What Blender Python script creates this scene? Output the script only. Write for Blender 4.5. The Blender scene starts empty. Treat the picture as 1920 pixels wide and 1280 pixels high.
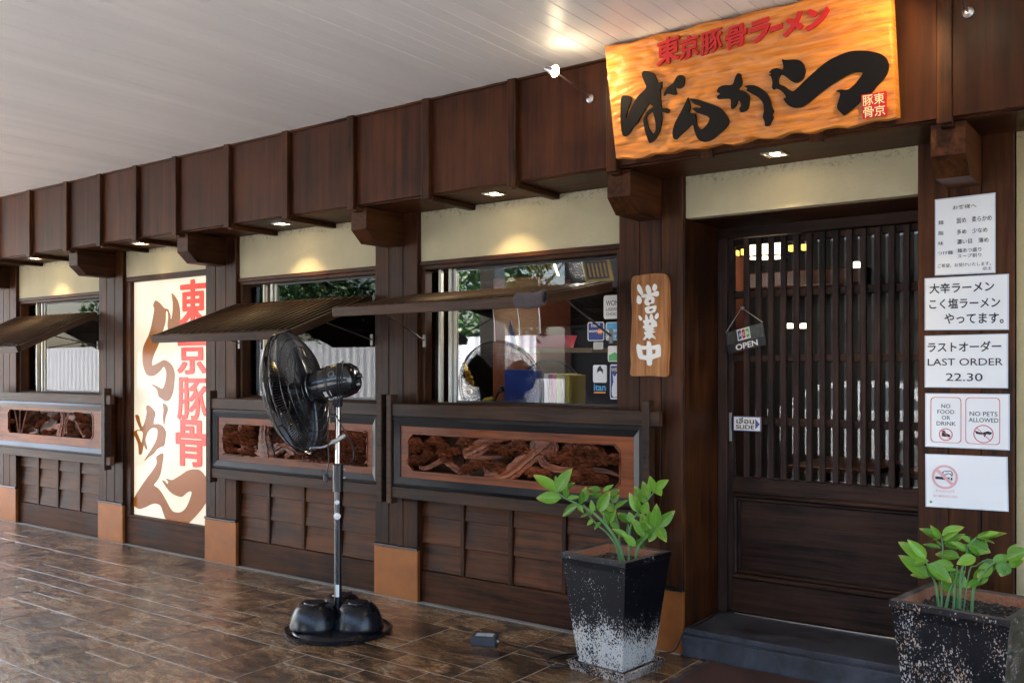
import bpy, math, random
from mathutils import Vector, Matrix
from mathutils.geometry import tessellate_polygon
from mathutils import noise as mnoise
R = math.radians
random.seed(7)
S = bpy.context.scene

# ------------------------------------------------------------------ camera
TH = R(36.4); FPX = 1748.0; CX, CY = 960.0, 693.0; D = 4.49; H = 1.5
cam = bpy.data.cameras.new('camera'); cam.sensor_width = 36; cam.lens = FPX/1920*36
cam.shift_y = (CY-640)/1920; cam.clip_end = 500; cam.clip_start = .05
camo = bpy.data.objects.new('camera', cam); S.collection.objects.link(camo)
camo.location = (0, -D, H); camo.rotation_euler = (R(90), 0, TH)
S.camera = camo

# ------------------------------------------------------------------ world, sun, exposure
SUN_EL, SUN_AZ = R(50), R(300)      # azimuth measured clockwise from +Y
W = bpy.data.worlds.new('World'); S.world = W; W.use_nodes = True
wn = W.node_tree.nodes; wn.clear()
sky = wn.new('ShaderNodeTexSky'); sky.sky_type = 'NISHITA'; sky.sun_disc = False
sky.sun_elevation = SUN_EL; sky.sun_rotation = SUN_AZ; sky.dust_density = 3.5; sky.air_density = 1.0; sky.ozone_density = 1.2
bgn = wn.new('ShaderNodeBackground'); bgn.inputs[1].default_value = .14
wo = wn.new('ShaderNodeOutputWorld')
W.node_tree.links.new(sky.outputs[0], bgn.inputs[0]); W.node_tree.links.new(bgn.outputs[0], wo.inputs[0])
sun = bpy.data.lights.new('sun', 'SUN'); sun.energy = 3.6; sun.angle = R(3); sun.color = (1, .96, .91)
suno = bpy.data.objects.new('sun', sun); S.collection.objects.link(suno)
sd = Vector((math.sin(SUN_AZ)*math.cos(SUN_EL), math.cos(SUN_AZ)*math.cos(SUN_EL), math.sin(SUN_EL)))
suno.rotation_euler = sd.to_track_quat('Z', 'Y').to_euler()
S.view_settings.view_transform = 'Standard'; S.view_settings.look = 'None'
S.view_settings.exposure = 3.2; S.view_settings.gamma = 1; S.view_settings.use_curve_mapping = False
S.cycles.use_denoising = True; S.cycles.max_bounces = 8; S.cycles.transparent_max_bounces = 12
S.cycles.diffuse_bounces = 4; S.cycles.glossy_bounces = 4; S.cycles.sample_clamp_indirect = 6
S.cycles.caustics_reflective = False; S.cycles.caustics_refractive = False

# ------------------------------------------------------------------ survey helpers (pixel of the 1920x1280 photograph -> point on a plane)
def ray(x, y=CY):
    u = (x-CX)/FPX
    return Vector((-math.sin(TH)+u*math.cos(TH), math.cos(TH)+u*math.sin(TH), (CY-y)/FPX))
CAM = Vector((0, -D, H))
def atY(x, y, Y):
    d = ray(x, y); return CAM + d*((D+Y)/d.y)
def atX(x, y, X):
    d = ray(x, y); return CAM + d*(X/d.x)
def atZ(x, y, Z):
    d = ray(x, y); return CAM + d*((Z-H)/d.z)
def onplane(x, y, p, n):
    d = ray(x, y); return CAM + d*((p-CAM).dot(n)/d.dot(n))

# ------------------------------------------------------------------ scene helpers
COL = S.collection
def tag(o, label=None, cat=None, group=None, kind=None):
    if label: o['label'] = label
    if cat: o['category'] = cat
    if group: o['group'] = group
    if kind: o['kind'] = kind
    return o
def empty(name, loc=(0, 0, 0), rz=0, label=None, cat=None, group=None, kind=None, parent=None):
    o = bpy.data.objects.new(name, None); COL.objects.link(o)
    o.location = loc; o.rotation_euler = (0, 0, rz); o.empty_display_size = .1
    if parent: o.parent = parent
    return tag(o, label, cat, group, kind)
class MB:
    def __init__(s): s.v = []; s.f = []; s.m = []; s.mi = 0
    def add(s, vs, fs):
        n = len(s.v); s.v += [tuple(v) for v in vs]; s.f += [tuple(i+n for i in f) for f in fs]; s.m += [s.mi]*len(fs)
    def box(s, x0, x1, y0, y1, z0, z1, b=.003, M=None):
        if x0 > x1: x0, x1 = x1, x0
        if y0 > y1: y0, y1 = y1, y0
        if z0 > z1: z0, z1 = z1, z0
        b = min(b, (x1-x0)*.45, (y1-y0)*.45, (z1-z0)*.45)
        X = (x0, x1); Y = (y0, y1); Z = (z0, z1); vs = []; idx = {}
        for i in (0, 1):
            for j in (0, 1):
                for k in (0, 1):
                    si, sj, sk = (1, -1)[i], (1, -1)[j], (1, -1)[k]
                    for a, p in enumerate(((X[i], Y[j]+sj*b, Z[k]+sk*b), (X[i]+si*b, Y[j], Z[k]+sk*b), (X[i]+si*b, Y[j]+sj*b, Z[k]))):
                        idx[i, j, k, a] = len(vs); vs.append(p)
        fs = []
        g = lambda i, j, k, a: idx[i, j, k, a]
        for i in (0, 1):
            f = [g(i, 0, 0, 0), g(i, 1, 0, 0), g(i, 1, 1, 0), g(i, 0, 1, 0)]; fs.append(f if i else f[::-1])
            f = [g(0, i, 0, 1), g(0, i, 1, 1), g(1, i, 1, 1), g(1, i, 0, 1)]; fs.append(f if i else f[::-1])
            f = [g(0, 0, i, 2), g(1, 0, i, 2), g(1, 1, i, 2), g(0, 1, i, 2)]; fs.append(f if i else f[::-1])
            for j in (0, 1):
                f = [g(i, j, 0, 0), g(i, j, 1, 0), g(i, j, 1, 1), g(i, j, 0, 1)]; fs.append(f if (i ^ j) == 0 else f[::-1])
                f = [g(i, 0, j, 0), g(i, 0, j, 2), g(i, 1, j, 2), g(i, 1, j, 0)]; fs.append(f if (i ^ j) == 0 else f[::-1])
                f = [g(0, i, j, 1), g(1, i, j, 1), g(1, i, j, 2), g(0, i, j, 2)]; fs.append(f if (i ^ j) == 0 else f[::-1])
                for k in (0, 1):
                    f = [g(i, j, k, 0), g(i, j, k, 1), g(i, j, k, 2)]; fs.append(f if (i ^ j ^ k) else f[::-1])
        if M is not None: vs = [M @ Vector(v) for v in vs]
        s.add(vs, fs); return s
    def tube(s, pts, r, n=8, cap=True, flat=1.0, up=None):
        pts = [Vector(p) for p in pts]; rs = r if isinstance(r, (list, tuple)) else [r]*len(pts)
        vs = []; fs = []; ref = Vector(up) if up else Vector((0, 0, 1)); prev = None
        for i, p in enumerate(pts):
            t = (pts[min(i+1, len(pts)-1)]-pts[max(i-1, 0)]).normalized()
            if prev is None:
                a = t.cross(ref)
                if a.length < .05: a = t.cross(Vector((1, 0, 0)))
            else: a = prev - t*prev.dot(t)
            a.normalize(); prev = a; b = a.cross(t)
            for k in range(n):
                an = 2*math.pi*k/n
                vs.append(p + a*math.cos(an)*rs[i] + b*math.sin(an)*rs[i]*flat)
        for i in range(len(pts)-1):
            for k in range(n):
                k2 = (k+1) % n; fs.append((i*n+k, i*n+k2, (i+1)*n+k2, (i+1)*n+k))
        if cap: fs.append(tuple(range(n))[::-1]); fs.append(tuple((len(pts)-1)*n+k for k in range(n)))
        s.add(vs, fs); return s
    def lathe(s, prof, M=Matrix(), n=32, close=False):
        vs = []; fs = []
        for (r, z) in prof:
            for k in range(n):
                a = 2*math.pi*k/n; vs.append(M @ Vector((r*math.cos(a), r*math.sin(a), z)))
        for i in range(len(prof)-1):
            for k in range(n):
                k2 = (k+1) % n; fs.append((i*n+k, i*n+k2, (i+1)*n+k2, (i+1)*n+k))
        fs.append(tuple(range(n))[::-1]); fs.append(tuple((len(prof)-1)*n+k for k in range(n)))
        s.add(vs, fs); return s
    def ring(s, rad, r, M=Matrix(), n=48, m=6):
        vs = []; fs = []
        for i in range(n):
            a = 2*math.pi*i/n
            for k in range(m):
                b = 2*math.pi*k/m; q = rad+r*math.cos(b); vs.append(M @ Vector((q*math.cos(a), q*math.sin(a), r*math.sin(b))))
        for i in range(n):
            for k in range(m):
                i2 = (i+1) % n; k2 = (k+1) % m; fs.append((i*m+k, i2*m+k, i2*m+k2, i*m+k2))
        s.add(vs, fs); return s
    def poly(s, loops, fn, d0, d1):
        """loops of 2-D points (first outer, others holes); fn(u, v, depth) -> 3-D"""
        L = [[Vector((p[0], p[1], 0)) for p in l] for l in loops]
        flat = [p for l in L for p in l]; n = len(flat)
        tr = tessellate_polygon(L)
        vs = [fn(p.x, p.y, d0) for p in flat] + [fn(p.x, p.y, d1) for p in flat]
        fs = []
        for t in tr:
            a, b, c = (flat[i] for i in t)
            ccw = (b-a).cross(c-a).z > 0
            q = tuple(t) if ccw else tuple(t[::-1])
            fs.append(q); fs.append(tuple(i+n for i in q[::-1]))
        o = 0
        for l in L:
            m = len(l)
            for i in range(m):
                j = (i+1) % m; fs.append((o+i, o+i+n, o+j+n, o+j))
            o += m
        s.add(vs, fs); return s
    def build(s, name, mat, parent=None, smooth=False, loc=None):
        me = bpy.data.meshes.new(name); me.from_pydata(s.v, [], s.f)
        for m in (mat if isinstance(mat, (list, tuple)) else [mat]): me.materials.append(m)
        if any(s.m): me.polygons.foreach_set('material_index', s.m)
        if smooth:
            me.polygons.foreach_set('use_smooth', [True]*len(me.polygons))
            try: me.set_sharp_from_angle(angle=R(40))
            except Exception: pass
        me.update()
        o = bpy.data.objects.new(name, me); COL.objects.link(o)
        if parent: o.parent = parent
        if loc: o.location = loc
        return o
def bx(name, mat, parent, x0, x1, y0, y1, z0, z1, b=.003, M=None):
    """one box; mesh built round its own centre so grain and tone differ piece by piece"""
    c = ((x0+x1)/2, (y0+y1)/2, (z0+z1)/2)
    m = MB(); m.box(x0-c[0], x1-c[0], y0-c[1], y1-c[1], z0-c[2], z1-c[2], b)
    o = m.build(name, mat, parent)
    if M is not None: o.matrix_local = M @ Matrix.Translation(c)
    else: o.location = c
    return o
def smooth_loop(pts, n=3):
    out = []; N = len(pts)
    for i in range(N):
        p0, p1, p2, p3 = (Vector(pts[(i+k) % N]) for k in (-1, 0, 1, 2))
        # keep sharp corners sharp
        for j in range(n):
            t = j/n
            q = .5*((2*p1)+(p2-p0)*t+(2*p0-5*p1+4*p2-p3)*t*t+(-p0+3*p1-3*p2+p3)*t**3)
            out.append((q.x, q.y))
    return out
def smooth_path(pts, n=5):
    P = [Vector(p) for p in pts]; out = []
    for i in range(len(P)-1):
        p0 = P[max(i-1, 0)]; p1 = P[i]; p2 = P[i+1]; p3 = P[min(i+2, len(P)-1)]
        for j in range(n):
            t = j/n; out.append(.5*((2*p1)+(p2-p0)*t+(2*p0-5*p1+4*p2-p3)*t*t+(-p0+3*p1-3*p2+p3)*t**3))
    out.append(P[-1]); return out

# ------------------------------------------------------------------ lettering: glyphs first, all in one go
TX = {}
def want(*bodies, off=0.0):
    for b in bodies: TX[(b, off)] = None
want('東', '京', '豚', '骨', off=.004); want('東', '京', '豚', '骨', off=.018); want('ラ', 'ー', 'メ', 'ン', off=.035)
want('営', '業', '中', off=.03)
want('お客様へ', '麺', '固め　柔らかめ', '脂', '多め　少なめ', '味', '濃い目　薄め', 'つけ麺', '麺あつ盛り', 'スープ割り', 'ご希望、お受けいたします。', '店主', off=.006)
want('大辛ラーメン', 'こく塩ラーメン', 'やってます。', 'ラストオーダー', off=.018)
want('LAST ORDER', '22.30', 'NO', 'FOOD', 'OR', 'DRINK', 'NO PETS', 'ALLOWED', 'บังคาระ ราเมน', 'ห้ามสูบบุหรี่', 'NO SMOKING AREA', off=.004)
want('OPEN', 'SLIDE', 'เลื่อน', 'J', 'C', 'B', 'wong', 'nai', 'WON', 'BEST O', 'ร้านนี้ดี', 'itan', 'won', 'WEL', off=.02)
want('WON', 'USERS', 'CHOICE', off=.004)
def bake_text():
    obs = []
    for k in TX:
        cu = bpy.data.curves.new('t', 'FONT'); cu.body = k[0]; cu.offset = k[1]; cu.resolution_u = 3
        o = bpy.data.objects.new('t', cu); COL.objects.link(o); obs.append((k, o, cu))
    bpy.context.view_layer.update(); dg = bpy.context.evaluated_depsgraph_get()
    for k, o, cu in obs:
        me = bpy.data.meshes.new_from_object(o.evaluated_get(dg))
        vs = [tuple(v.co) for v in me.vertices]; fs = [tuple(p.vertices) for p in me.polygons]
        bpy.data.meshes.remove(me); bpy.data.objects.remove(o); bpy.data.curves.remove(cu)
        if vs:
            x0 = min(v[0] for v in vs); x1 = max(v[0] for v in vs); y0 = min(v[1] for v in vs); y1 = max(v[1] for v in vs)
            TX[k] = ([((v[0]-x0)/(x1-x0+1e-9), (v[1]-y0)/(y1-y0+1e-9)) for v in vs], fs)
bake_text()
def bold(mb, body, off, fn, u0, v0, u1, v1, depth=0.0, thick=0.0, e=.03):
    w = (u1-u0)*e; h = (v1-v0)*e*.55
    for i, (a, b) in enumerate(((0, 0), (-1, .6), (1, -.6), (-.6, -1), (.6, 1))): glyphs(mb, body, off, fn, u0+w+a*w, v0+h+b*h, u1-w+a*w, v1-h+b*h, depth+i*.0001, thick)
def glyphs(mb, body, off, fn, u0, v0, u1, v1, depth=0.0, thick=0.0):
    """fit the text into the box; fn(u, v, depth) -> 3-D; optional thickness"""
    t = TX.get((body, off))
    if not t: return
    vs, fs = t; n = len(vs)
    P = [fn(u0+(u1-u0)*a, v0+(v1-v0)*b, depth) for a, b in vs]
    if not thick: mb.add(P, fs); return
    Q = [fn(u0+(u1-u0)*a, v0+(v1-v0)*b, 0) for a, b in vs]
    from collections import Counter
    ed = Counter()
    for f in fs:
        for i in range(len(f)): ed[(f[i], f[(i+1) % len(f)])] += 1
    side = [(a, a+n, b+n, b) for (a, b) in ed if (b, a) not in ed]
    mb.add(P+Q, fs+side)

# ------------------------------------------------------------------ materials
def nt(name):
    m = bpy.data.materials.new(name); m.use_nodes = True; t = m.node_tree
    b = t.nodes['Principled BSDF']; return m, t, b
def N(t, typ, **kw):
    n = t.nodes.new(typ)
    for k, v in kw.items():
        if k.startswith('i_'):
            key = k[2:]; key = int(key) if key.isdigit() else key.replace('_', ' ')
            n.inputs[key].default_value = v
        else: setattr(n, k, v)
    return n
def plain(name, col, rough=.5, metal=0, spec=.5, coat=0, emit=None, es=0, bump=0, bscale=40, var=0):
    m, t, b = nt(name)
    b.inputs['Base Color'].default_value = (*col, 1); b.inputs['Roughness'].default_value = rough
    b.inputs['Metallic'].default_value = metal; b.inputs['Specular IOR Level'].default_value = spec
    b.inputs['Coat Weight'].default_value = coat; b.inputs['Coat Roughness'].default_value = .12
    if emit: b.inputs['Emission Color'].default_value = (*emit, 1); b.inputs['Emission Strength'].default_value = es
    tc = N(t, 'ShaderNodeTexCoord')
    if bump or var:
        no = N(t, 'ShaderNodeTexNoise', i_Scale=bscale, i_Detail=6.0, i_Roughness=.6); t.links.new(tc.outputs['Object'], no.inputs['Vector'])
    if bump:
        bu = N(t, 'ShaderNodeBump', i_Strength=bump, i_Distance=.01); t.links.new(no.outputs['Fac'], bu.inputs['Height']); t.links.new(bu.outputs[0], b.inputs['Normal'])
    if var:
        mx = N(t, 'ShaderNodeMix', data_type='RGBA', blend_type='MULTIPLY'); mx.inputs[0].default_value = 1
        rp = N(t, 'ShaderNodeMapRange'); rp.inputs['To Min'].default_value = 1-var; rp.inputs['To Max'].default_value = 1+var
        rp.inputs['From Min'].default_value = .3; rp.inputs['From Max'].default_value = .7
        t.links.new(no.outputs['Fac'], rp.inputs['Value']); mx.inputs[6].default_value = (*col, 1)
        t.links.new(rp.outputs[0], mx.inputs[7]); t.links.new(mx.outputs[2], b.inputs['Base Color'])
        r2 = N(t, 'ShaderNodeMapRange'); r2.inputs['To Min'].default_value = max(.02, rough-.12); r2.inputs['To Max'].default_value = rough+.15
        t.links.new(no.outputs['Fac'], r2.inputs['Value']); t.links.new(r2.outputs[0], b.inputs['Roughness'])
    return m
def ramp(t, stops):
    r = N(t, 'ShaderNodeValToRGB'); e = r.color_ramp.elements
    while len(e) < len(stops): e.new(.5)
    for x, (p, c) in zip(e, stops): x.position = p; x.color = (*c, 1) if len(c) == 3 else c
    return r
def wood(name, c0, c1, axis='z', rough=.42, bump=.25, scale=1.0, coat=.0, wear=0.0, wearcol=(.35, .25, .18), spec=.16):
    m, t, b = nt(name)
    tc = N(t, 'ShaderNodeTexCoord'); oi = N(t, 'ShaderNodeObjectInfo')
    ad = N(t, 'ShaderNodeVectorMath', operation='ADD'); ml = N(t, 'ShaderNodeVectorMath', operation='SCALE'); ml.inputs[3].default_value = 37.0
    cb = N(t, 'ShaderNodeCombineXYZ'); t.links.new(oi.outputs['Random'], cb.inputs[0]); t.links.new(oi.outputs['Random'], cb.inputs[2])
    t.links.new(cb.outputs[0], ml.inputs[0]); t.links.new(tc.outputs['Object'], ad.inputs[0]); t.links.new(ml.outputs[0], ad.inputs[1])
    mp = N(t, 'ShaderNodeMapping'); sc = {'x': (1.2, 22, 22), 'y': (22, 1.2, 22), 'z': (22, 22, 1.2)}[axis]
    mp.inputs['Scale'].default_value = tuple(v*scale for v in sc); t.links.new(ad.outputs[0], mp.inputs['Vector'])
    n1 = N(t, 'ShaderNodeTexNoise', i_Scale=1.6, i_Detail=8.0, i_Roughness=.62, i_Distortion=.35); t.links.new(mp.outputs[0], n1.inputs['Vector'])
    n2 = N(t, 'ShaderNodeTexNoise', i_Scale=2.2, i_Detail=4.0, i_Roughness=.5); t.links.new(ad.outputs[0], n2.inputs['Vector'])
    n3 = N(t, 'ShaderNodeTexNoise', i_Scale=7.0, i_Detail=10.0, i_Roughness=.7); t.links.new(mp.outputs[0], n3.inputs['Vector'])
    mxv = N(t, 'ShaderNodeMath', operation='ADD'); s2 = N(t, 'ShaderNodeMath', operation='MULTIPLY_ADD'); s2.inputs[1].default_value = .9; s2.inputs[2].default_value = -.45
    t.links.new(n2.outputs['Fac'], s2.inputs[0]); t.links.new(n1.outputs['Fac'], mxv.inputs[0]); t.links.new(s2.outputs[0], mxv.inputs[1])
    rp = ramp(t, [(.3, c0), (.7, c1)]); t.links.new(mxv.outputs[0], rp.inputs[0])
    hv = N(t, 'ShaderNodeHueSaturation'); vr = N(t, 'ShaderNodeMapRange'); vr.inputs['To Min'].default_value = .82; vr.inputs['To Max'].default_value = 1.2
    t.links.new(oi.outputs['Random'], vr.inputs[0]); t.links.new(vr.outputs[0], hv.inputs['Value']); t.links.new(rp.outputs[0], hv.inputs['Color'])
    out = hv.outputs[0]
    if wear:
        n4 = N(t, 'ShaderNodeTexNoise', i_Scale=9.0, i_Detail=12.0, i_Roughness=.75); t.links.new(mp.outputs[0], n4.inputs['Vector'])
        wr = ramp(t, [(.70-wear*.1, (0, 0, 0)), (.80-wear*.1, (1, 1, 1))]); t.links.new(n4.outputs['Fac'], wr.inputs[0])
        mw = N(t, 'ShaderNodeMath', operation='MULTIPLY'); mw.inputs[1].default_value = .45; t.links.new(wr.outputs[0], mw.inputs[0])
        mm = N(t, 'ShaderNodeMix', data_type='RGBA'); t.links.new(mw.outputs[0], mm.inputs[0]); t.links.new(out, mm.inputs[6]); mm.inputs[7].default_value = (*wearcol, 1)
        out = mm.outputs[2]
    t.links.new(out, b.inputs['Base Color'])
    rr = N(t, 'ShaderNodeMapRange'); rr.inputs['To Min'].default_value = rough-.1; rr.inputs['To Max'].default_value = rough+.18
    t.links.new(n2.outputs['Fac'], rr.inputs[0]); t.links.new(rr.outputs[0], b.inputs['Roughness'])
    bu = N(t, 'ShaderNodeBump', i_Strength=bump, i_Distance=.004); t.links.new(n3.outputs['Fac'], bu.inputs['Height']); t.links.new(bu.outputs[0], b.inputs['Normal'])
    b.inputs['Coat Weight'].default_value = coat; b.inputs['Coat Roughness'].default_value = .18
    b.inputs['Specular IOR Level'].default_value = spec
    return m
M = {}
DK0, DK1 = (.013, .0044, .0018), (.080, .0265, .0080)
M['wood_v'] = wood('dark_stained_wood_upright', DK0, DK1, 'z', wear=.5)
M['fascia'] = wood('smooth_fascia_board', (.026, .0082, .0036), (.076, .0235, .0085), 'z', wear=.3, scale=.55, bump=.1)
M['wood_h'] = wood('dark_stained_wood_level', DK0, DK1, 'x', wear=.5)
M['wood_y'] = wood('dark_stained_wood_crosswise', DK0, DK1, 'y')
M['board'] = wood('clapboard_wood', (.020, .0066, .0026), (.120, .040, .0130), 'x', wear=.8)
M['kick'] = wood('scuffed_kickboard_wood', (.014, .0052, .0024), (.088, .031, .0110), 'x', wear=1.1, rough=.5)
M['redboard'] = wood('red_brown_board', (.11, .024, .006), (.30, .078, .020), 'x', rough=.38, coat=.08)
M['carve'] = wood('carved_pine_wood', (.045, .011, .004), (.30, .080, .026), 'x', rough=.45, bump=.6, spec=.4)
M['lacquer'] = wood('black_lacquer', (.004, .004, .005), (.010, .009, .010), 'x', rough=.32, bump=.12, coat=.12, wear=.75, wearcol=(.2, .2, .2), spec=.35)
M['door'] = wood('weathered_door_wood', (.014, .0088, .0080), (.056, .033, .028), 'z', rough=.5, wear=.8, wearcol=(.16, .14, .14), bump=.5)
M['door_h'] = wood('weathered_door_wood_level', (.012, .0062, .0045), (.064, .031, .0205), 'x', rough=.42, wear=.9, wearcol=(.16, .14, .14), bump=.5)
M['rail'] = wood('worn_lath_wood', (.018, .0095, .006), (.072, .036, .021), 'x', wear=.8)
M['slat'] = wood('slat_wood', (.018, .0075, .003), (.060, .026, .011), 'y', wear=.3, rough=.42, bump=.08, spec=.35)
M['plate_wood'] = wood('pale_charred_board', (.11, .036, .012), (.50, .23, .09), 'z', rough=.5, bump=.6, scale=.9, wear=.5, wearcol=(.6, .4, .2))
M['inner_wood'] = plain('interior_dark_wood', (.014, .010, .008), .5, var=.3, bscale=6)
M['inner_red'] = plain('interior_red_wood', (.10, .028, .012), .4, var=.3, bscale=6)
M['alum'] = plain('painted_aluminium', (.50, .50, .44), .4, .2, var=.1, bscale=15)
M['metal'] = plain('brushed_metal', (.5, .5, .5), .35, 1)
M['dark_metal'] = plain('aged_metal', (.16, .15, .14), .45, 1)
M['paper'] = plain('laminated_paper', (.80, .82, .84), .32, coat=.4)
M['paper_edge'] = plain('clear_laminate', (.60, .66, .74), .15, coat=.6)
M['ink'] = plain('black_ink', (.012, .012, .016), .5)
M['thin_ink'] = plain('faded_pink_ink', (.75, .42, .44), .5)
M['red_ink'] = plain('red_ink', (.62, .10, .10), .5)
M['grey_ink'] = plain('grey_ink', (.45, .5, .5), .5)
M['blue'] = plain('blue_print', (.01, .04, .25), .3)
M['sky_blue'] = plain('light_blue_print', (.08, .38, .68), .3)
M['green'] = plain('green_print', (.08, .40, .12), .3)
M['white'] = plain('white_print', (.78, .78, .78), .35)
M['orange'] = plain('orange_print', (.85, .25, .03), .35)
M['black'] = plain('black_plastic', (.010, .010, .012), .32, coat=.2)
M['adapter'] = plain('grey_black_plastic', (.035, .040, .050), .45, var=.2, bscale=20)
M['rubber'] = plain('cable_rubber', (.014, .014, .015), .45)
M['fanblack'] = plain('gloss_black_enamel', (.006, .007, .010), .16, coat=.7, var=.2, bscale=8)
M['fanbase'] = plain('satin_black_plastic', (.005, .006, .009), .25, spec=.4, var=.25, bscale=7)
M['chrome'] = plain('chrome_tube', (.42, .42, .42), .16, 1)
M['wire'] = plain('dark_enamelled_wire', (.012, .012, .014), .28, coat=.5)
M['wirebright'] = plain('bright_wire', (.5, .5, .5), .25, 1)
M['copper'] = None
M['red_paint'] = plain('carved_red_paint', (.42, .008, .010), .4, spec=.3)
M['black_paint'] = plain('carved_black_paint', (.0035, .003, .003), .5, spec=.12, bump=.1, bscale=60)
M['white_paint'] = plain('white_brush_paint', (.78, .78, .76), .4, bump=.2, bscale=80)
M['cream'] = plain('cream_paint', (.75, .62, .35), .4)
M['warm_lamp'] = plain('lit_lamp_glass', (1, .8, .5), .4, emit=(1, .72, .38), es=14)
M['bulb'] = plain('lit_bulb', (1, .9, .7), .3, emit=(1, .80, .50), es=14)
M['lantern'] = plain('lit_paper_lantern', (.9, .85, .75), .6, emit=(1, .82, .58), es=.9)
M['amber'] = plain('lit_amber_shade', (.8, .5, .1), .6, emit=(1, .55, .10), es=.35)
M['terracotta'] = plain('terracotta', (.30, .12, .06), .75, bump=.3, bscale=90, var=.35)
M['soil'] = plain('potting_soil', (.028, .020, .015), .95, bump=1.0, bscale=120, var=.6)
M['stem'] = plain('plant_stem', (.11, .24, .08), .45, var=.15, bscale=20)
M['steel_white'] = plain('white_corrugated_sheet', (.86, .87, .88), .5)
M['dark_wall'] = plain('dark_wall_paint', (.018, .018, .020), .6, var=.3, bscale=2)
M['asphalt'] = plain('asphalt', (.035, .035, .036), .85, bump=.4, bscale=60, var=.25)
M['paving'] = plain('pale_concrete_paving', (.36, .35, .33), .85, bump=.3, bscale=3, var=.12)
M['concrete'] = plain('white_concrete', (.55, .55, .52), .8, bump=.2, bscale=30, var=.1)
M['net'] = plain('woven_net', (.15, .12, .125), .7, bump=1.0, bscale=250, var=.5)
M['gold'] = plain('gold_ornament', (.55, .36, .05), .35, .8, bump=.5, bscale=60)
M['pink'] = plain('pink_plastic', (.72, .10, .26), .4)
M['magenta'] = plain('magenta_cover', (.45, .02, .18), .4)
M['lime'] = plain('lime_cover', (.55, .58, .05), .4)
M['tan'] = plain('tan_pages', (.42, .30, .16), .7)
M['yellow'] = plain('yellow_sponge', (.70, .50, .04), .8, bump=.4, bscale=90)
M['carpaint'] = plain('white_car_paint', (.72, .74, .76), .2, coat=1)
M['carglass'] = plain('car_glass', (.02, .025, .03), .06, coat=1)
M['taillight'] = plain('red_tail_light', (.6, .02, .01), .2, coat=1)

def mk_copper():
    m, t, b = nt('copper_sheet')
    tc = N(t, 'ShaderNodeTexCoord'); oi = N(t, 'ShaderNodeObjectInfo')
    ad = N(t, 'ShaderNodeVectorMath', operation='ADD'); sc = N(t, 'ShaderNodeVectorMath', operation='SCALE'); sc.inputs[3].default_value = 11
    t.links.new(oi.outputs['Location'], sc.inputs[0]); t.links.new(tc.outputs['Object'], ad.inputs[0]); t.links.new(sc.outputs[0], ad.inputs[1])
    n = N(t, 'ShaderNodeTexNoise', i_Scale=5.0, i_Detail=8.0, i_Roughness=.6); t.links.new(ad.outputs[0], n.inputs['Vector'])
    r = ramp(t, [(.3, (.24, .075, .014)), (.62, (.36, .120, .024)), (.85, (.44, .18, .05))]); t.links.new(n.outputs['Fac'], r.inputs[0]); t.links.new(r.outputs[0], b.inputs['Base Color'])
    b.inputs['Metallic'].default_value = .25
    rr = N(t, 'ShaderNodeMapRange'); rr.inputs['To Min'].default_value = .38; rr.inputs['To Max'].default_value = .62; t.links.new(n.outputs['Fac'], rr.inputs[0]); t.links.new(rr.outputs[0], b.inputs['Roughness'])
    bu = N(t, 'ShaderNodeBump', i_Strength=.15, i_Distance=.01); t.links.new(n.outputs['Fac'], bu.inputs['Height']); t.links.new(bu.outputs[0], b.inputs['Normal'])
    return m
M['copper'] = mk_copper()

def mk_plaster(name, col, strength=.55):
    m, t, b = nt(name)
    tc = N(t, 'ShaderNodeTexCoord')
    n1 = N(t, 'ShaderNodeTexNoise', i_Scale=55.0, i_Detail=9.0, i_Roughness=.72); n2 = N(t, 'ShaderNodeTexNoise', i_Scale=3.0, i_Detail=6.0, i_Roughness=.6)
    n3 = N(t, 'ShaderNodeTexNoise', i_Scale=30.0, i_Detail=12.0, i_Roughness=.85)
    for q in (n1, n2, n3): t.links.new(tc.outputs['Object'], q.inputs['Vector'])
    r = ramp(t, [(.25, tuple(c*.82 for c in col)), (.7, col)]); t.links.new(n2.outputs['Fac'], r.inputs[0])
    # grey mould specks near the top edge of the band
    sp = N(t, 'ShaderNodeSeparateXYZ'); t.links.new(tc.outputs['Object'], sp.inputs[0])
    zr = N(t, 'ShaderNodeMapRange'); zr.inputs['From Min'].default_value = .0; zr.inputs['From Max'].default_value = .16; zr.inputs['To Min'].default_value = -.12; zr.inputs['To Max'].default_value = .09
    t.links.new(sp.outputs['Z'], zr.inputs[0])
    a = N(t, 'ShaderNodeMath', operation='ADD'); t.links.new(n3.outputs['Fac'], a.inputs[0]); t.links.new(zr.outputs[0], a.inputs[1])
    mr = ramp(t, [(.57, (0, 0, 0)), (.66, (1, 1, 1))]); t.links.new(a.outputs[0], mr.inputs[0])
    mf = N(t, 'ShaderNodeMath', operation='MULTIPLY'); mf.inputs[1].default_value = .8; t.links.new(mr.outputs[0], mf.inputs[0])
    mm = N(t, 'ShaderNodeMix', data_type='RGBA'); t.links.new(mf.outputs[0], mm.inputs[0]); t.links.new(r.outputs[0], mm.inputs[6]); mm.inputs[7].default_value = (.10, .09, .06, 1)
    t.links.new(mm.outputs[2], b.inputs['Base Color']); b.inputs['Roughness'].default_value = .88
    bu = N(t, 'ShaderNodeBump', i_Strength=strength, i_Distance=.006); t.links.new(n1.outputs['Fac'], bu.inputs['Height']); t.links.new(bu.outputs[0], b.inputs['Normal'])
    return m
M['plaster'] = mk_plaster('cream_plaster', (.52, .47, .31))
M['plaster_rough'] = mk_plaster('yellow_rough_plaster', (.50, .42, .23), 1.0)

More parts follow.
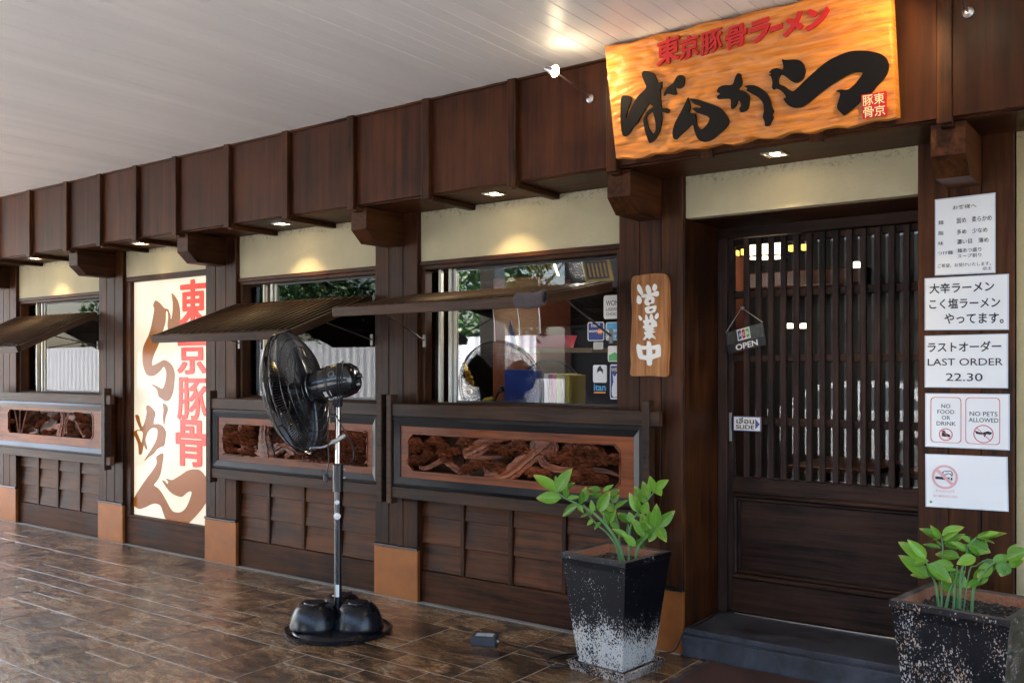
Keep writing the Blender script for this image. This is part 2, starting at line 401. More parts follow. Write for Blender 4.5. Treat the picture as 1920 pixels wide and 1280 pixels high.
def mk_tile():
    m, t, b = nt('stamped_stone_tile')
    ge = N(t, 'ShaderNodeNewGeometry'); oi = N(t, 'ShaderNodeObjectInfo')
    cb = N(t, 'ShaderNodeCombineXYZ'); t.links.new(oi.outputs['Random'], cb.inputs[0]); t.links.new(oi.outputs['Random'], cb.inputs[1])
    sc = N(t, 'ShaderNodeVectorMath', operation='SCALE'); sc.inputs[3].default_value = 23; t.links.new(cb.outputs[0], sc.inputs[0])
    ad = N(t, 'ShaderNodeVectorMath', operation='ADD'); t.links.new(ge.outputs['Position'], ad.inputs[0]); t.links.new(sc.outputs[0], ad.inputs[1])
    mp = N(t, 'ShaderNodeMapping'); mp.inputs['Rotation'].default_value = (0, 0, R(28)); mp.inputs['Scale'].default_value = (1, 2.3, 1); t.links.new(ad.outputs[0], mp.inputs['Vector'])
    big = N(t, 'ShaderNodeTexNoise', i_Scale=2.6, i_Detail=7.0, i_Roughness=.62, i_Distortion=1.2); t.links.new(mp.outputs[0], big.inputs['Vector'])
    rid = N(t, 'ShaderNodeTexNoise', i_Scale=7.5, i_Detail=7.0, i_Roughness=.6, i_Distortion=2.4); t.links.new(mp.outputs[0], rid.inputs['Vector'])
    fine = N(t, 'ShaderNodeTexNoise', i_Scale=60.0, i_Detail=6.0, i_Roughness=.7); t.links.new(ad.outputs[0], fine.inputs['Vector'])
    # wrinkles: |noise-.5| -> narrow valleys
    sb = N(t, 'ShaderNodeMath', operation='SUBTRACT'); sb.inputs[1].default_value = .5; t.links.new(rid.outputs['Fac'], sb.inputs[0])
    ab = N(t, 'ShaderNodeMath', operation='ABSOLUTE'); t.links.new(sb.outputs[0], ab.inputs[0])
    wr = N(t, 'ShaderNodeMapRange'); wr.inputs['From Max'].default_value = .11; t.links.new(ab.outputs[0], wr.inputs[0])
    r = ramp(t, [(.32, (.030, .018, .010)), (.43, (.12, .070, .036)), (.52, (.32, .165, .065)), (.60, (.42, .29, .16)), (.72, (.30, .25, .18))]); t.links.new(big.outputs['Fac'], r.inputs[0])
    dk = N(t, 'ShaderNodeMix', data_type='RGBA', blend_type='MULTIPLY')
    f2 = N(t, 'ShaderNodeMapRange'); f2.inputs['To Min'].default_value = .75; f2.inputs['To Max'].default_value = 0; t.links.new(wr.outputs[0], f2.inputs[0])
    t.links.new(f2.outputs[0], dk.inputs[0]); t.links.new(r.outputs[0], dk.inputs[6]); dk.inputs[7].default_value = (.16, .11, .09, 1)
    hv = N(t, 'ShaderNodeHueSaturation'); vr = N(t, 'ShaderNodeMapRange'); vr.inputs['To Min'].default_value = .75; vr.inputs['To Max'].default_value = 1.25
    t.links.new(oi.outputs['Random'], vr.inputs[0]); t.links.new(vr.outputs[0], hv.inputs['Value']); t.links.new(dk.outputs[2], hv.inputs['Color'])
    t.links.new(hv.outputs[0], b.inputs['Base Color'])
    rr = N(t, 'ShaderNodeMapRange'); b.inputs['Coat Weight'].default_value = .7; b.inputs['Coat Roughness'].default_value = .07; rr.inputs['To Min'].default_value = .12; rr.inputs['To Max'].default_value = .35; t.links.new(big.outputs['Fac'], rr.inputs[0]); t.links.new(rr.outputs[0], b.inputs['Roughness'])
    h = N(t, 'ShaderNodeMath', operation='MULTIPLY_ADD'); h.inputs[1].default_value = .55; t.links.new(wr.outputs[0], h.inputs[0]); t.links.new(rid.outputs['Fac'], h.inputs[2])
    h2 = N(t, 'ShaderNodeMath', operation='MULTIPLY_ADD'); h2.inputs[1].default_value = .25; t.links.new(fine.outputs['Fac'], h2.inputs[0]); t.links.new(h.outputs[0], h2.inputs[2])
    bc = N(t, 'ShaderNodeBump', i_Strength=.22, i_Distance=.009); t.links.new(h.outputs[0], bc.inputs['Height']); t.links.new(bc.outputs[0], b.inputs['Coat Normal'])
    bu = N(t, 'ShaderNodeBump', i_Strength=.6, i_Distance=.009); t.links.new(h2.outputs[0], bu.inputs['Height']); t.links.new(bu.outputs[0], b.inputs['Normal'])
    return m
M['tile'] = mk_tile()
M['grout'] = plain('cement_grout', (.29, .26, .22), .8, bump=.3, bscale=80, var=.3)

def mk_stone(name, c0, c1, rough=.45):
    m, t, b = nt(name); tc = N(t, 'ShaderNodeTexCoord')
    n = N(t, 'ShaderNodeTexNoise', i_Scale=5.0, i_Detail=11.0, i_Roughness=.7, i_Distortion=.6); t.links.new(tc.outputs['Object'], n.inputs['Vector'])
    r = ramp(t, [(.35, c0), (.7, c1)]); t.links.new(n.outputs['Fac'], r.inputs[0])
    n2 = N(t, 'ShaderNodeTexNoise', i_Scale=38.0, i_Detail=8.0, i_Roughness=.8); t.links.new(tc.outputs['Object'], n2.inputs['Vector'])
    w = ramp(t, [(.70, (0, 0, 0)), (.76, (1, 1, 1))]); t.links.new(n2.outputs['Fac'], w.inputs[0])
    mm = N(t, 'ShaderNodeMix', data_type='RGBA'); t.links.new(w.outputs[0], mm.inputs[0]); t.links.new(r.outputs[0], mm.inputs[6]); mm.inputs[7].default_value = (.35, .35, .36, 1)
    t.links.new(mm.outputs[2], b.inputs['Base Color'])
    rr = N(t, 'ShaderNodeMapRange'); rr.inputs['To Min'].default_value = rough-.15; rr.inputs['To Max'].default_value = rough+.2; t.links.new(n.outputs['Fac'], rr.inputs[0]); t.links.new(rr.outputs[0], b.inputs['Roughness'])
    bu = N(t, 'ShaderNodeBump', i_Strength=.25, i_Distance=.006); t.links.new(n.outputs['Fac'], bu.inputs['Height']); t.links.new(bu.outputs[0], b.inputs['Normal'])
    return m
M['step'] = mk_stone('black_stone_step', (.014, .013, .016), (.075, .085, .105))
M['mat'] = mk_stone('red_brown_paver', (.035, .016, .012), (.085, .040, .030), .6)

def mk_pot(name, z0, z1, lo, hi, orange):
    """black glaze flaking off: pale body shows through; coverage runs from hi at height z0 to lo at z1"""
    m, t, b = nt(name); tc = N(t, 'ShaderNodeTexCoord'); ge = N(t, 'ShaderNodeNewGeometry')
    sp = N(t, 'ShaderNodeSeparateXYZ'); t.links.new(ge.outputs['Position'], sp.inputs[0])
    mp = N(t, 'ShaderNodeMapping'); mp.inputs['Scale'].default_value = (1, 1, .6); t.links.new(tc.outputs['Object'], mp.inputs[0])
    n1 = N(t, 'ShaderNodeTexNoise', i_Scale=150.0, i_Detail=3.0, i_Roughness=.6); n2 = N(t, 'ShaderNodeTexNoise', i_Scale=8.0, i_Detail=6.0, i_Roughness=.65); n4 = N(t, 'ShaderNodeTexNoise', i_Scale=22.0, i_Detail=8.0, i_Roughness=.8)
    for q in (n1, n2, n4): t.links.new(mp.outputs[0], q.inputs['Vector'])
    zr = N(t, 'ShaderNodeMapRange', interpolation_type='SMOOTHSTEP'); zr.inputs['From Min'].default_value = z0; zr.inputs['From Max'].default_value = z1
    zr.inputs['To Min'].default_value = hi; zr.inputs['To Max'].default_value = lo; t.links.new(sp.outputs['Z'], zr.inputs[0])
    a = N(t, 'ShaderNodeMath', operation='MULTIPLY_ADD'); a.inputs[1].default_value = .55; t.links.new(n2.outputs['Fac'], a.inputs[0]); t.links.new(zr.outputs[0], a.inputs[2])
    a2 = N(t, 'ShaderNodeMath', operation='ADD'); t.links.new(n1.outputs['Fac'], a2.inputs[0]); t.links.new(a.outputs[0], a2.inputs[1])
    mk = N(t, 'ShaderNodeMapRange'); mk.inputs['From Min'].default_value = .98; mk.inputs['From Max'].default_value = 1.01; t.links.new(a2.outputs[0], mk.inputs[0])
    pale = ramp(t, [(.42, (.50, .51, .50)), (.62, (.58, .52, .45) if not orange else (.58, .34, .20))]); t.links.new(n4.outputs['Fac'], pale.inputs[0])
    mm = N(t, 'ShaderNodeMix', data_type='RGBA'); t.links.new(mk.outputs[0], mm.inputs[0]); mm.inputs[6].default_value = (.004, .004, .006, 1); b.inputs['Specular IOR Level'].default_value = .28; t.links.new(pale.outputs[0], mm.inputs[7])
    t.links.new(mm.outputs[2], b.inputs['Base Color'])
    rr = N(t, 'ShaderNodeMapRange'); rr.inputs['To Min'].default_value = .28; rr.inputs['To Max'].default_value = .85; t.links.new(mk.outputs[0], rr.inputs[0]); t.links.new(rr.outputs[0], b.inputs['Roughness'])
    bu = N(t, 'ShaderNodeBump', i_Strength=.4, i_Distance=.003); t.links.new(mk.outputs[0], bu.inputs['Height']); t.links.new(bu.outputs[0], b.inputs['Normal'])
    return m
M['pot_a'] = mk_pot('flaking_black_glaze', .12, .38, .03, .27, 0)
M['pot_b'] = mk_pot('speckled_black_glaze', .20, .58, .085, .125, 1)
M['pot_rim'] = mk_stone('worn_pot_rim', (.015, .014, .014), (.13, .11, .10), .6)

def mk_leaf():
    m, t, b = nt('glossy_leaf'); tc = N(t, 'ShaderNodeTexCoord'); oi = N(t, 'ShaderNodeObjectInfo')
    sp = N(t, 'ShaderNodeSeparateXYZ'); t.links.new(tc.outputs['Object'], sp.inputs[0])
    n = N(t, 'ShaderNodeTexNoise', i_Scale=4.0, i_Detail=5.0); t.links.new(tc.outputs['Object'], n.inputs['Vector'])
    base = ramp(t, [(0, (.045, .17, .010)), (1, (.25, .50, .05))])
    mixr = N(t, 'ShaderNodeMath', operation='MULTIPLY_ADD'); mixr.inputs[1].default_value = .5; t.links.new(n.outputs['Fac'], mixr.inputs[0])
    h = N(t, 'ShaderNodeMath', operation='MULTIPLY_ADD'); h.inputs[1].default_value = .7; h.inputs[2].default_value = -.1; t.links.new(oi.outputs['Random'], h.inputs[0]); t.links.new(h.outputs[0], mixr.inputs[2])
    t.links.new(mixr.outputs[0], base.inputs[0])
    a = N(t, 'ShaderNodeMath', operation='MULTIPLY_ADD'); a.inputs[1].default_value = .35; t.links.new(n.outputs['Fac'], a.inputs[0]); t.links.new(sp.outputs['X'], a.inputs[2])
    e = ramp(t, [(.68, (0, 0, 0)), (.80, (1, 1, 1))]); s2 = N(t, 'ShaderNodeMath', operation='MULTIPLY'); s2.inputs[1].default_value = .69; t.links.new(a.outputs[0], s2.inputs[0]); t.links.new(s2.outputs[0], e.inputs[0])
    mm = N(t, 'ShaderNodeMix', data_type='RGBA'); t.links.new(e.outputs[0], mm.inputs[0]); t.links.new(base.outputs[0], mm.inputs[6]); mm.inputs[7].default_value = (.50, .44, .10, 1)
    ay = N(t, 'ShaderNodeMath', operation='ABSOLUTE'); t.links.new(sp.outputs['Y'], ay.inputs[0])
    vr_ = ramp(t, [(.0, (1, 1, 1)), (.035, (0, 0, 0))]); t.links.new(ay.outputs[0], vr_.inputs[0])
    wv = N(t, 'ShaderNodeTexWave', i_Scale=5.0, i_Distortion=1.5); wv.bands_direction = 'X'; cbv = N(t, 'ShaderNodeVectorMath', operation='ADD'); shf = N(t, 'ShaderNodeCombineXYZ'); t.links.new(ay.outputs[0], shf.inputs[0]); t.links.new(tc.outputs['Object'], cbv.inputs[0]); t.links.new(shf.outputs[0], cbv.inputs[1]); t.links.new(cbv.outputs[0], wv.inputs['Vector'])
    bl = N(t, 'ShaderNodeBump', i_Strength=.12, i_Distance=.02); t.links.new(wv.outputs['Fac'], bl.inputs['Height']); t.links.new(bl.outputs[0], b.inputs['Normal'])
    vm = N(t, 'ShaderNodeMix', data_type='RGBA'); vf = N(t, 'ShaderNodeMath', operation='MULTIPLY'); vf.inputs[1].default_value = .5; t.links.new(vr_.outputs[0], vf.inputs[0]); t.links.new(vf.outputs[0], vm.inputs[0]); t.links.new(mm.outputs[2], vm.inputs[6]); vm.inputs[7].default_value = (.34, .55, .16, 1)
    mm = vm
    t.links.new(mm.outputs[2], b.inputs['Base Color']); b.inputs['Roughness'].default_value = .33
    b.inputs['Transmission Weight'].default_value = 0
    b.inputs['Subsurface Weight'].default_value = .0
    tr = N(t, 'ShaderNodeBsdfTranslucent'); t.links.new(mm.outputs[2], tr.inputs[0])
    ms = N(t, 'ShaderNodeMixShader'); ms.inputs[0].default_value = .25; t.links.new(b.outputs[0], ms.inputs[1]); t.links.new(tr.outputs[0], ms.inputs[2])
    t.links.new(ms.outputs[0], t.nodes['Material Output'].inputs[0])
    return m
M['leaf'] = mk_leaf()
M['tree_leaf'] = plain('tree_leaf', (.05, .14, .025), .5, var=.4, bscale=3)
M['bark'] = plain('bark', (.10, .07, .05), .9, bump=.6, bscale=20)

def mk_glass():
    m, t, b = nt('window_glass'); t.nodes.remove(b)
    tr = N(t, 'ShaderNodeBsdfTransparent', ); tr.inputs[0].default_value = (.93, .95, .95, 1)
    gl = N(t, 'ShaderNodeBsdfGlossy'); gl.inputs['Roughness'].default_value = .012
    fr = N(t, 'ShaderNodeFresnel'); fr.inputs[0].default_value = 1.52
    ms = N(t, 'ShaderNodeMixShader'); t.links.new(fr.outputs[0], ms.inputs[0]); t.links.new(tr.outputs[0], ms.inputs[1]); t.links.new(gl.outputs[0], ms.inputs[2])
    t.links.new(ms.outputs[0], t.nodes['Material Output'].inputs[0])
    return m
M['glass'] = mk_glass()

def mk_signwood():
    m, t, b = nt('adzed_sign_wood'); tc = N(t, 'ShaderNodeTexCoord')
    mp = N(t, 'ShaderNodeMapping'); mp.inputs['Scale'].default_value = (1, 1, 2.9); t.links.new(tc.outputs['Object'], mp.inputs[0])
    ns = N(t, 'ShaderNodeTexNoise', i_Scale=6.0, i_Detail=3.0); t.links.new(tc.outputs['Object'], ns.inputs['Vector'])
    mv = N(t, 'ShaderNodeMix', data_type='VECTOR'); mv.inputs[0].default_value = .09; t.links.new(mp.outputs[0], mv.inputs[4]); t.links.new(ns.outputs['Color'], mv.inputs[5])
    vo = N(t, 'ShaderNodeTexVoronoi', feature='SMOOTH_F1', i_Scale=13.0); vo.inputs['Smoothness'].default_value = .12; t.links.new(mv.outputs[1], vo.inputs['Vector'])
    gm = N(t, 'ShaderNodeMapping'); gm.inputs['Scale'].default_value = (2, 2, 40); t.links.new(tc.outputs['Object'], gm.inputs[0])
    g = N(t, 'ShaderNodeTexNoise', i_Scale=2.0, i_Detail=8.0, i_Distortion=.6); t.links.new(gm.outputs[0], g.inputs['Vector'])
    r = ramp(t, [(.3, (.36, .105, .014)), (.55, (.52, .185, .026)), (.8, (.62, .26, .045))]); t.links.new(g.outputs['Fac'], r.inputs[0])
    t.links.new(r.outputs[0], b.inputs['Base Color']); b.inputs['Roughness'].default_value = .38; b.inputs['Coat Weight'].default_value = .05; b.inputs['Specular IOR Level'].default_value = .35
    bu = N(t, 'ShaderNodeBump', i_Strength=.45, i_Distance=.010); t.links.new(vo.outputs['Distance'], bu.inputs['Height'])
    b2 = N(t, 'ShaderNodeBump', i_Strength=.15, i_Distance=.003); t.links.new(g.outputs['Fac'], b2.inputs['Height']); t.links.new(bu.outputs[0], b2.inputs['Normal'])
    t.links.new(b2.outputs[0], b.inputs['Normal'])
    return m
M['sign'] = mk_signwood()

def mk_lit(name, col, es, base=None, gloss=.22):
    m, t, b = nt(name); tc = N(t, 'ShaderNodeTexCoord')
    n = N(t, 'ShaderNodeTexNoise', i_Scale=1.6, i_Detail=2.0); t.links.new(tc.outputs['Object'], n.inputs['Vector'])
    rr = N(t, 'ShaderNodeMapRange'); rr.inputs['From Min'].default_value = .3; rr.inputs['From Max'].default_value = .7; rr.inputs['To Min'].default_value = es*.8; rr.inputs['To Max'].default_value = es*1.2
    t.links.new(n.outputs['Fac'], rr.inputs[0]); t.links.new(rr.outputs[0], b.inputs['Emission Strength'])
    b.inputs['Emission Color'].default_value = (*col, 1); b.inputs['Base Color'].default_value = (*(base or col), 1)
    b.inputs['Roughness'].default_value = gloss; b.inputs['Specular IOR Level'].default_value = .3
    return m
M['banner'] = mk_lit('backlit_banner', (1, .88, .66), .078, (.34, .31, .25))
M['banner_brown'] = mk_lit('backlit_brown_brush', (.66, .185, .010), .046, (.055, .018, .003))
M['banner_red'] = mk_lit('backlit_red_print', (1, .045, .02), .085, (.22, .012, .008))

def mk_clear():
    m, t, b = nt('clear_acrylic'); t.nodes.remove(b)
    tr = N(t, 'ShaderNodeBsdfTransparent'); tr.inputs[0].default_value = (.75, .8, .8, 1)
    gl = N(t, 'ShaderNodeBsdfGlossy'); gl.inputs['Roughness'].default_value = .05
    df = N(t, 'ShaderNodeBsdfDiffuse'); df.inputs[0].default_value = (.2, .22, .22, 1)
    m1 = N(t, 'ShaderNodeMixShader'); m1.inputs[0].default_value = .25; t.links.new(tr.outputs[0], m1.inputs[1]); t.links.new(df.outputs[0], m1.inputs[2])
    ms = N(t, 'ShaderNodeMixShader'); ms.inputs[0].default_value = .08; t.links.new(m1.outputs[0], ms.inputs[1]); t.links.new(gl.outputs[0], ms.inputs[2])
    t.links.new(ms.outputs[0], t.nodes['Material Output'].inputs[0]); return m
M['clear'] = mk_clear()

def mk_ceil():
    m, t, b = nt('white_panel_boards'); ge = N(t, 'ShaderNodeNewGeometry'); oi = N(t, 'ShaderNodeObjectInfo')
    mp = N(t, 'ShaderNodeMapping'); mp.inputs['Scale'].default_value = (3, .5, 1); t.links.new(ge.outputs['Position'], mp.inputs[0])
    n = N(t, 'ShaderNodeTexNoise', i_Scale=1.5, i_Detail=8.0, i_Roughness=.6); t.links.new(mp.outputs[0], n.inputs['Vector'])
    r = ramp(t, [(.3, (.76, .76, .755)), (.7, (.82, .815, .81))]); t.links.new(n.outputs['Fac'], r.inputs[0])
    hv = N(t, 'ShaderNodeHueSaturation'); vr = N(t, 'ShaderNodeMapRange'); vr.inputs['To Min'].default_value = .96; vr.inputs['To Max'].default_value = 1.03
    t.links.new(oi.outputs['Random'], vr.inputs[0]); t.links.new(vr.outputs[0], hv.inputs['Value']); t.links.new(r.outputs[0], hv.inputs['Color']); t.links.new(hv.outputs[0], b.inputs['Base Color'])
    b.inputs['Roughness'].default_value = .42; b.inputs['Specular IOR Level'].default_value = .35; return m
M['ceil'] = mk_ceil()
M['gap'] = plain('dark_gap', (.10, .10, .10), .8)

# ================================================================== GROUND, TERRACE, CANOPY
m = MB(); m.box(-120, 120, -140, 60, -.6, -.16, 0); tag(m.build('ground', M['paving']), kind='structure')
m = MB(); m.box(-11.2, 40, -60, -8.6, -.158, -.152, 0); tag(m.build('car_park', M['asphalt']), kind='structure')
m = MB(); m.box(-12.6, 3.2, -4.75, .06, -.159, -.0018, .001); floor = tag(m.build('floor', M['grout']), kind='structure')
random.seed(21)
MX, MY = .142, .1675
nx, ny = int(15.1/MX), int(4.75/MY)
grid = [[0]*ny for _ in range(nx)]
sizes = [(3, 2), (3, 2), (3, 3), (4, 2), (3, 3), (2, 2), (4, 3), (4, 3), (2, 3), (3, 1), (2, 3), (4, 3)]
tiles = []
for i in range(nx):
    for j in range(ny):
        if grid[i][j]: continue
        random.shuffle(sizes)
        for (w, h) in sizes + [(2, 1), (1, 2), (1, 1)]:
            if i+w <= nx and j+h <= ny and all(not grid[a][b_] for a in range(i, i+w) for b_ in range(j, j+h)):
                for a in range(i, i+w):
                    for b_ in range(j, j+h): grid[a][b_] = 1
                tiles.append((2.6-(i+w)*MX, -(j+h)*MY, w, h)); break
def proj(p):
    v = Vector(p)-CAM; f = -math.sin(TH)*v.x+math.cos(TH)*v.y; r = math.cos(TH)*v.x+math.sin(TH)*v.y
    if f < .3: return None
    return CX+FPX*r/f, CY-FPX*v.z/f, f
near, far = [], []
for t in tiles:
    q = proj((t[0]+t[2]*MX/2, t[1]+t[3]*MY/2, 0))
    (near if q and -60 < q[0] < 1980 and 900 < q[1] < 1340 and q[2] < 8.4 else far).append((q[2] if q else 99, t))
near.sort(); far += near[290:]; near = near[:290]
tmesh = {}
for _, (x, y, w, h) in near:
    k = (w, h)
    if k not in tmesh:
        mm = MB(); mm.box(-w*MX/2+.0028, w*MX/2-.0028, -h*MY/2+.0028, h*MY/2-.0028, -.012, 0, .0015)
        o = mm.build('tile', M['tile'], floor); tmesh[k] = o.data
    else:
        o = bpy.data.objects.new('tile', tmesh[k]); COL.objects.link(o); o.parent = floor
    o.location = (x+w*MX/2, y+h*MY/2, random.uniform(-.0012, .0008))
    o.rotation_euler = (random.uniform(-.002, .002), random.uniform(-.002, .002), 0)
mm = MB()
for _, (x, y, w, h) in far: mm.box(x+.0025, x+w*MX-.0025, y+.0025, y+h*MY-.0025, -.012, random.uniform(-.001, .0008), .002)
tag(mm.build('floor_tiles', M['tile'], floor), kind='stuff')

m = MB(); m.box(-12.6, 3.2, -4.75, .5, 3.098, 3.26, .01); ceiling = tag(m.build('ceiling', M['concrete']), kind='structure')
PITCH = .0862
mm = MB(); mm.box(-.0424, .0424, -2.185, 2.185, -.006, .006, .0022)
cb0 = None
k = 0; stuffc = MB()
x = -12.55
while x < 3.1:
    if -7.9 < x < .9:
        if cb0 is None: o = mm.build('ceiling_board', M['ceil'], ceiling); cb0 = o.data
        else: o = bpy.data.objects.new('ceiling_board', cb0); COL.objects.link(o); o.parent = ceiling
        o.location = (x, -2.56, 3.088+random.uniform(-.0012, .0012)); o.rotation_euler = (0, random.uniform(-.012, .012), 0)
    else: stuffc.box(x-.0412, x+.0412, -4.75, -.37, 3.083, 3.094, .003)
    x += PITCH
tag(stuffc.build('ceiling_boards', M['ceil'], ceiling), kind='stuff')
bx('cover_strip', M['gap'], ceiling, -12.6, 3.2, -.372, -.36, 3.078, 3.1, .001)
bx('edge_beam', M['concrete'], ceiling, -12.6, 3.2, -4.93, -4.75, 2.95, 3.45, .01)
for px_ in (-12.3, -7.4, .9, 3.0):
    p = bx('canopy_post', M['concrete'], None, px_-.12, px_+.12, -5.0, -4.76, -.16, 2.949, .01)
    tag(p, {-12.3: 'square white post at the far left end of the canopy edge', -7.4: 'square white post of the canopy edge opposite the banner',   .9: 'square white post of the canopy edge opposite the door', 3.0: 'square white post at the right end of the canopy edge'}[px_], 'post', 'posts along the canopy edge')

# ================================================================== THE RESTAURANT FRONT
bld = empty('restaurant_front', (0, 0, 0), label='dark timber Japanese ramen restaurant front with cream plaster bands under a white ceiling', cat='building')
colx = [(-11.64, -11.255), (-9.762, -9.377), (-7.875, -7.49), (-6.318, -5.933), (-4.453, -4.069), (-2.578, -2.192), (-1.028, -.636)]
cmat = M['wood_v']
for ci, (x0, x1) in enumerate(colx):
    if ci == 0: continue
    depth = .5 if ci in (5, 6) else .16
    cc = empty('column', ((x0+x1)/2, 0, 0), parent=bld)
    def cbx(n, mt, a, b_, c, d, e, f, bev=.003):
        o = bx(n, mt, cc, a-(x0+x1)/2, b_-(x0+x1)/2, c, d, e, f, bev); return o
    w = (x1-x0)/3
    cbx('core', M['wood_v'], x0+.001, x1-.001, .022, depth, -.02, 2.8, .002)
    for k in range(3): cbx('plank', cmat, x0+k*w+.0012, x0+(k+1)*w-.0012, 0, .021, .345, 2.80, .004)
    cbx('black_strip', M['black'], x0-.004, x1+.004, -.012, .021, .330, .346, .002)  # thin black strip across the column above its foot
    if ci != 6: cbx('copper_plate', M['copper'], x0-.003, x1+.003, -.006, .021, 0, .329, .002)
    else: 
        for k in range(3): cbx('plank', cmat, x0+k*w+.0012, x0+(k+1)*w-.0012, 0, .021, .0, .329, .003)
    # eave bracket with a chamfered nose
    bxm = MB(); hw = .067; mid = (x0+x1)/2
    prof = [(0.0, 2.305), (-.25, 2.305), (-.337, 2.383), (-.337, 2.515), (0.0, 2.515)]
    bxm.poly([[(y, z) for y, z in prof]], lambda u, v, dd: Vector((dd, u, v)), -hw, hw)
    bxm.box(-.05, .05, -.30, -.02, 2.515, 2.56, .002)
    o = bxm.build('eave_bracket', M['wood_y'], cc); o.location = (0, -.0008, 0)

# eave fascia: panels, battens, soffit
bat = [-7.68-.622*k for k in range(7, 0, -1)] + [-7.68, -7.16, -6.645, -6.125, -5.50, -4.88, -4.26, -3.635, -3.01, -2.385, -1.865, -1.35, -.83, -.21, .41]
for a, b_ in zip(bat[:-1], bat[1:]):
    bx('fascia_panel', M['fascia'], bld, a+.002, b_-.002, -.38, -.35, 2.528, 3.082, .002)
for x in bat:
    bx('fascia_batten', M['wood_v'], bld, x-.032, x+.026, -.412, -.381, 2.498, 3.085, .003)
    if not (-2.3 < x < -.9): bx('soffit_batten', M['wood_y'], bld, x-.024, x+.024, -.380, .027, 2.488, 2.519, .003)
bx('soffit_board', M['wood_h'], bld, -12.1, .41, -.348, .5, 2.521, 2.54, .002)
bx('fascia_trim', M['wood_h'], bld, -12.1, .41, -.398, -.3805, 3.070, 3.083, .001)
bx('back_wall', M['inner_wood'], bld, -12.1, 3.2, .5, .56, 2.52, 3.3, .002)

# plaster bands (the plaster's own object origin sits at its foot so the mould lies near its top)
def plaster(x0, x1, z0, z1, mt='plaster', name='plaster_band', y=.03):
    c = ((x0+x1)/2, y, z1-.16)
    mm = MB(); mm.box(x0-c[0], x1-c[0], 0, .06, z0-c[2], z1-c[2], .001)
    return mm.build(name, M[mt], bld, loc=c)
plaster(-11.25, -9.765, 2.20, 2.52); plaster(-9.374, -7.878, 2.20, 2.52); plaster(-7.487, -6.321, 2.30, 2.52)
plaster(-5.930, -4.456, 2.20, 2.52); plaster(-4.066, -2.581, 2.20, 2.52); plaster(-2.189, -1.031, 2.30, 2.525)
plaster(-.633, 3.0, 0, 2.53, 'plaster_rough', 'plaster_wall', .02)

def window_bay(x0, x1, ndiv, divs, wx0):
    """x0..x1 between columns; clapboards below, header, frame, sliding window with metal jambs"""
    bx('kickboard', M['kick'], bld, x0, x1, .035, .075, .0, .2, .004)
    edges = [x0]+divs+[x1]
    for a, b_ in zip(edges[:-1], edges[1:]):
        aa = a+(.018 if a != x0 else .001); bb = b_-(.018 if b_ != x1 else .001)
        zs = [.203, .376, .549, .722, .895, 1.068, 1.24]
        for z0, z1 in zip(zs[:-1], zs[1:]):
            Mx = Matrix.Translation(((aa+bb)/2, .058, (z0+z1)/2)) @ Matrix.Rotation(R(-5.6)+random.uniform(-.006, .006), 4, 'X')
            o = bx('clapboard', M['board'], bld, -(bb-aa)/2, (bb-aa)/2, -.007, .007, -(z1-z0)/2+.001, (z1-z0)/2+.008, .002, Mx)
    for d in divs: bx('clapboard_batten', M['wood_v'], bld, d-.0165, d+.0165, .036, .075, .201, 1.24, .003)
    bx('window_sill', M['wood_h'], bld, x0, x1, .022, .16, 1.242, 1.290, .003)
    bx('window_header', M['wood_h'], bld, x0, x1, .018, .09, 2.171, 2.199, .003)
    bx('window_track', M['wood_h'], bld, x0, x1, .032, .15, 2.148, 2.1705, .002)
    bx('window_jamb', M['wood_v'], bld, x0, x0+.035, .03, .15, 1.2905, 2.1475, .003)
    bx('window_jamb', M['wood_v'], bld, x1-.03, x1, .03, .15, 1.2905, 2.1475, .003)
    w = empty('sliding_window', ((x0+x1)/2, .1, 1.29), parent=bld)
    c = (x0+x1)/2
    def wb(n, mt, a, b_, y0, y1, z0, z1, bev=.002): bx(n, mt, w, a-c, b_-c, y0-.1, y1-.1, z0-1.29, z1-1.29, bev)
    wb('frame_stile', M['alum'], wx0-.105, wx0-.085, .085, .115, 1.291, 2.147)
    wb('frame_stile', M['alum'], wx0-.030, wx0-.002, .095, .125, 1.291, 2.147)
    wb('frame_stile', M['alum'], wx0, wx0+.025, .108, .135, 1.291, 2.147)
    wb('frame_rail', M['black'], wx0+.026, x1-.031, .108, .130, 1.291, 1.303)
    wb('frame_rail', M['black'], wx0+.026, x1-.031, .108, .130, 2.133, 2.147)
    wb('pane', M['glass'], wx0+.026, x1-.031, .117, .121, 1.304, 2.132, .0)
    wb('pane', M['glass'], x0+.036, wx0-.106, .097, .101, 1.304, 2.132, .0)
window_bay(-9.376, -7.876, 3, [-9.02, -8.655, -8.27], -9.05)
window_bay(-5.932, -4.454, 3, [-5.60, -5.215, -4.835], -5.62)
window_bay(-4.068, -2.579, 3, [-3.727, -3.351, -2.966], -3.86)
# unseen bay further left
bx('wall_boarding', M['board'], bld, -12.1, -9.763, .05, .09, 0, 2.2, .003)

bx('sealant_strip', M['grout'], bld, -12.1, -2.2, -.020, -.0065, -.001, .0035, .001)
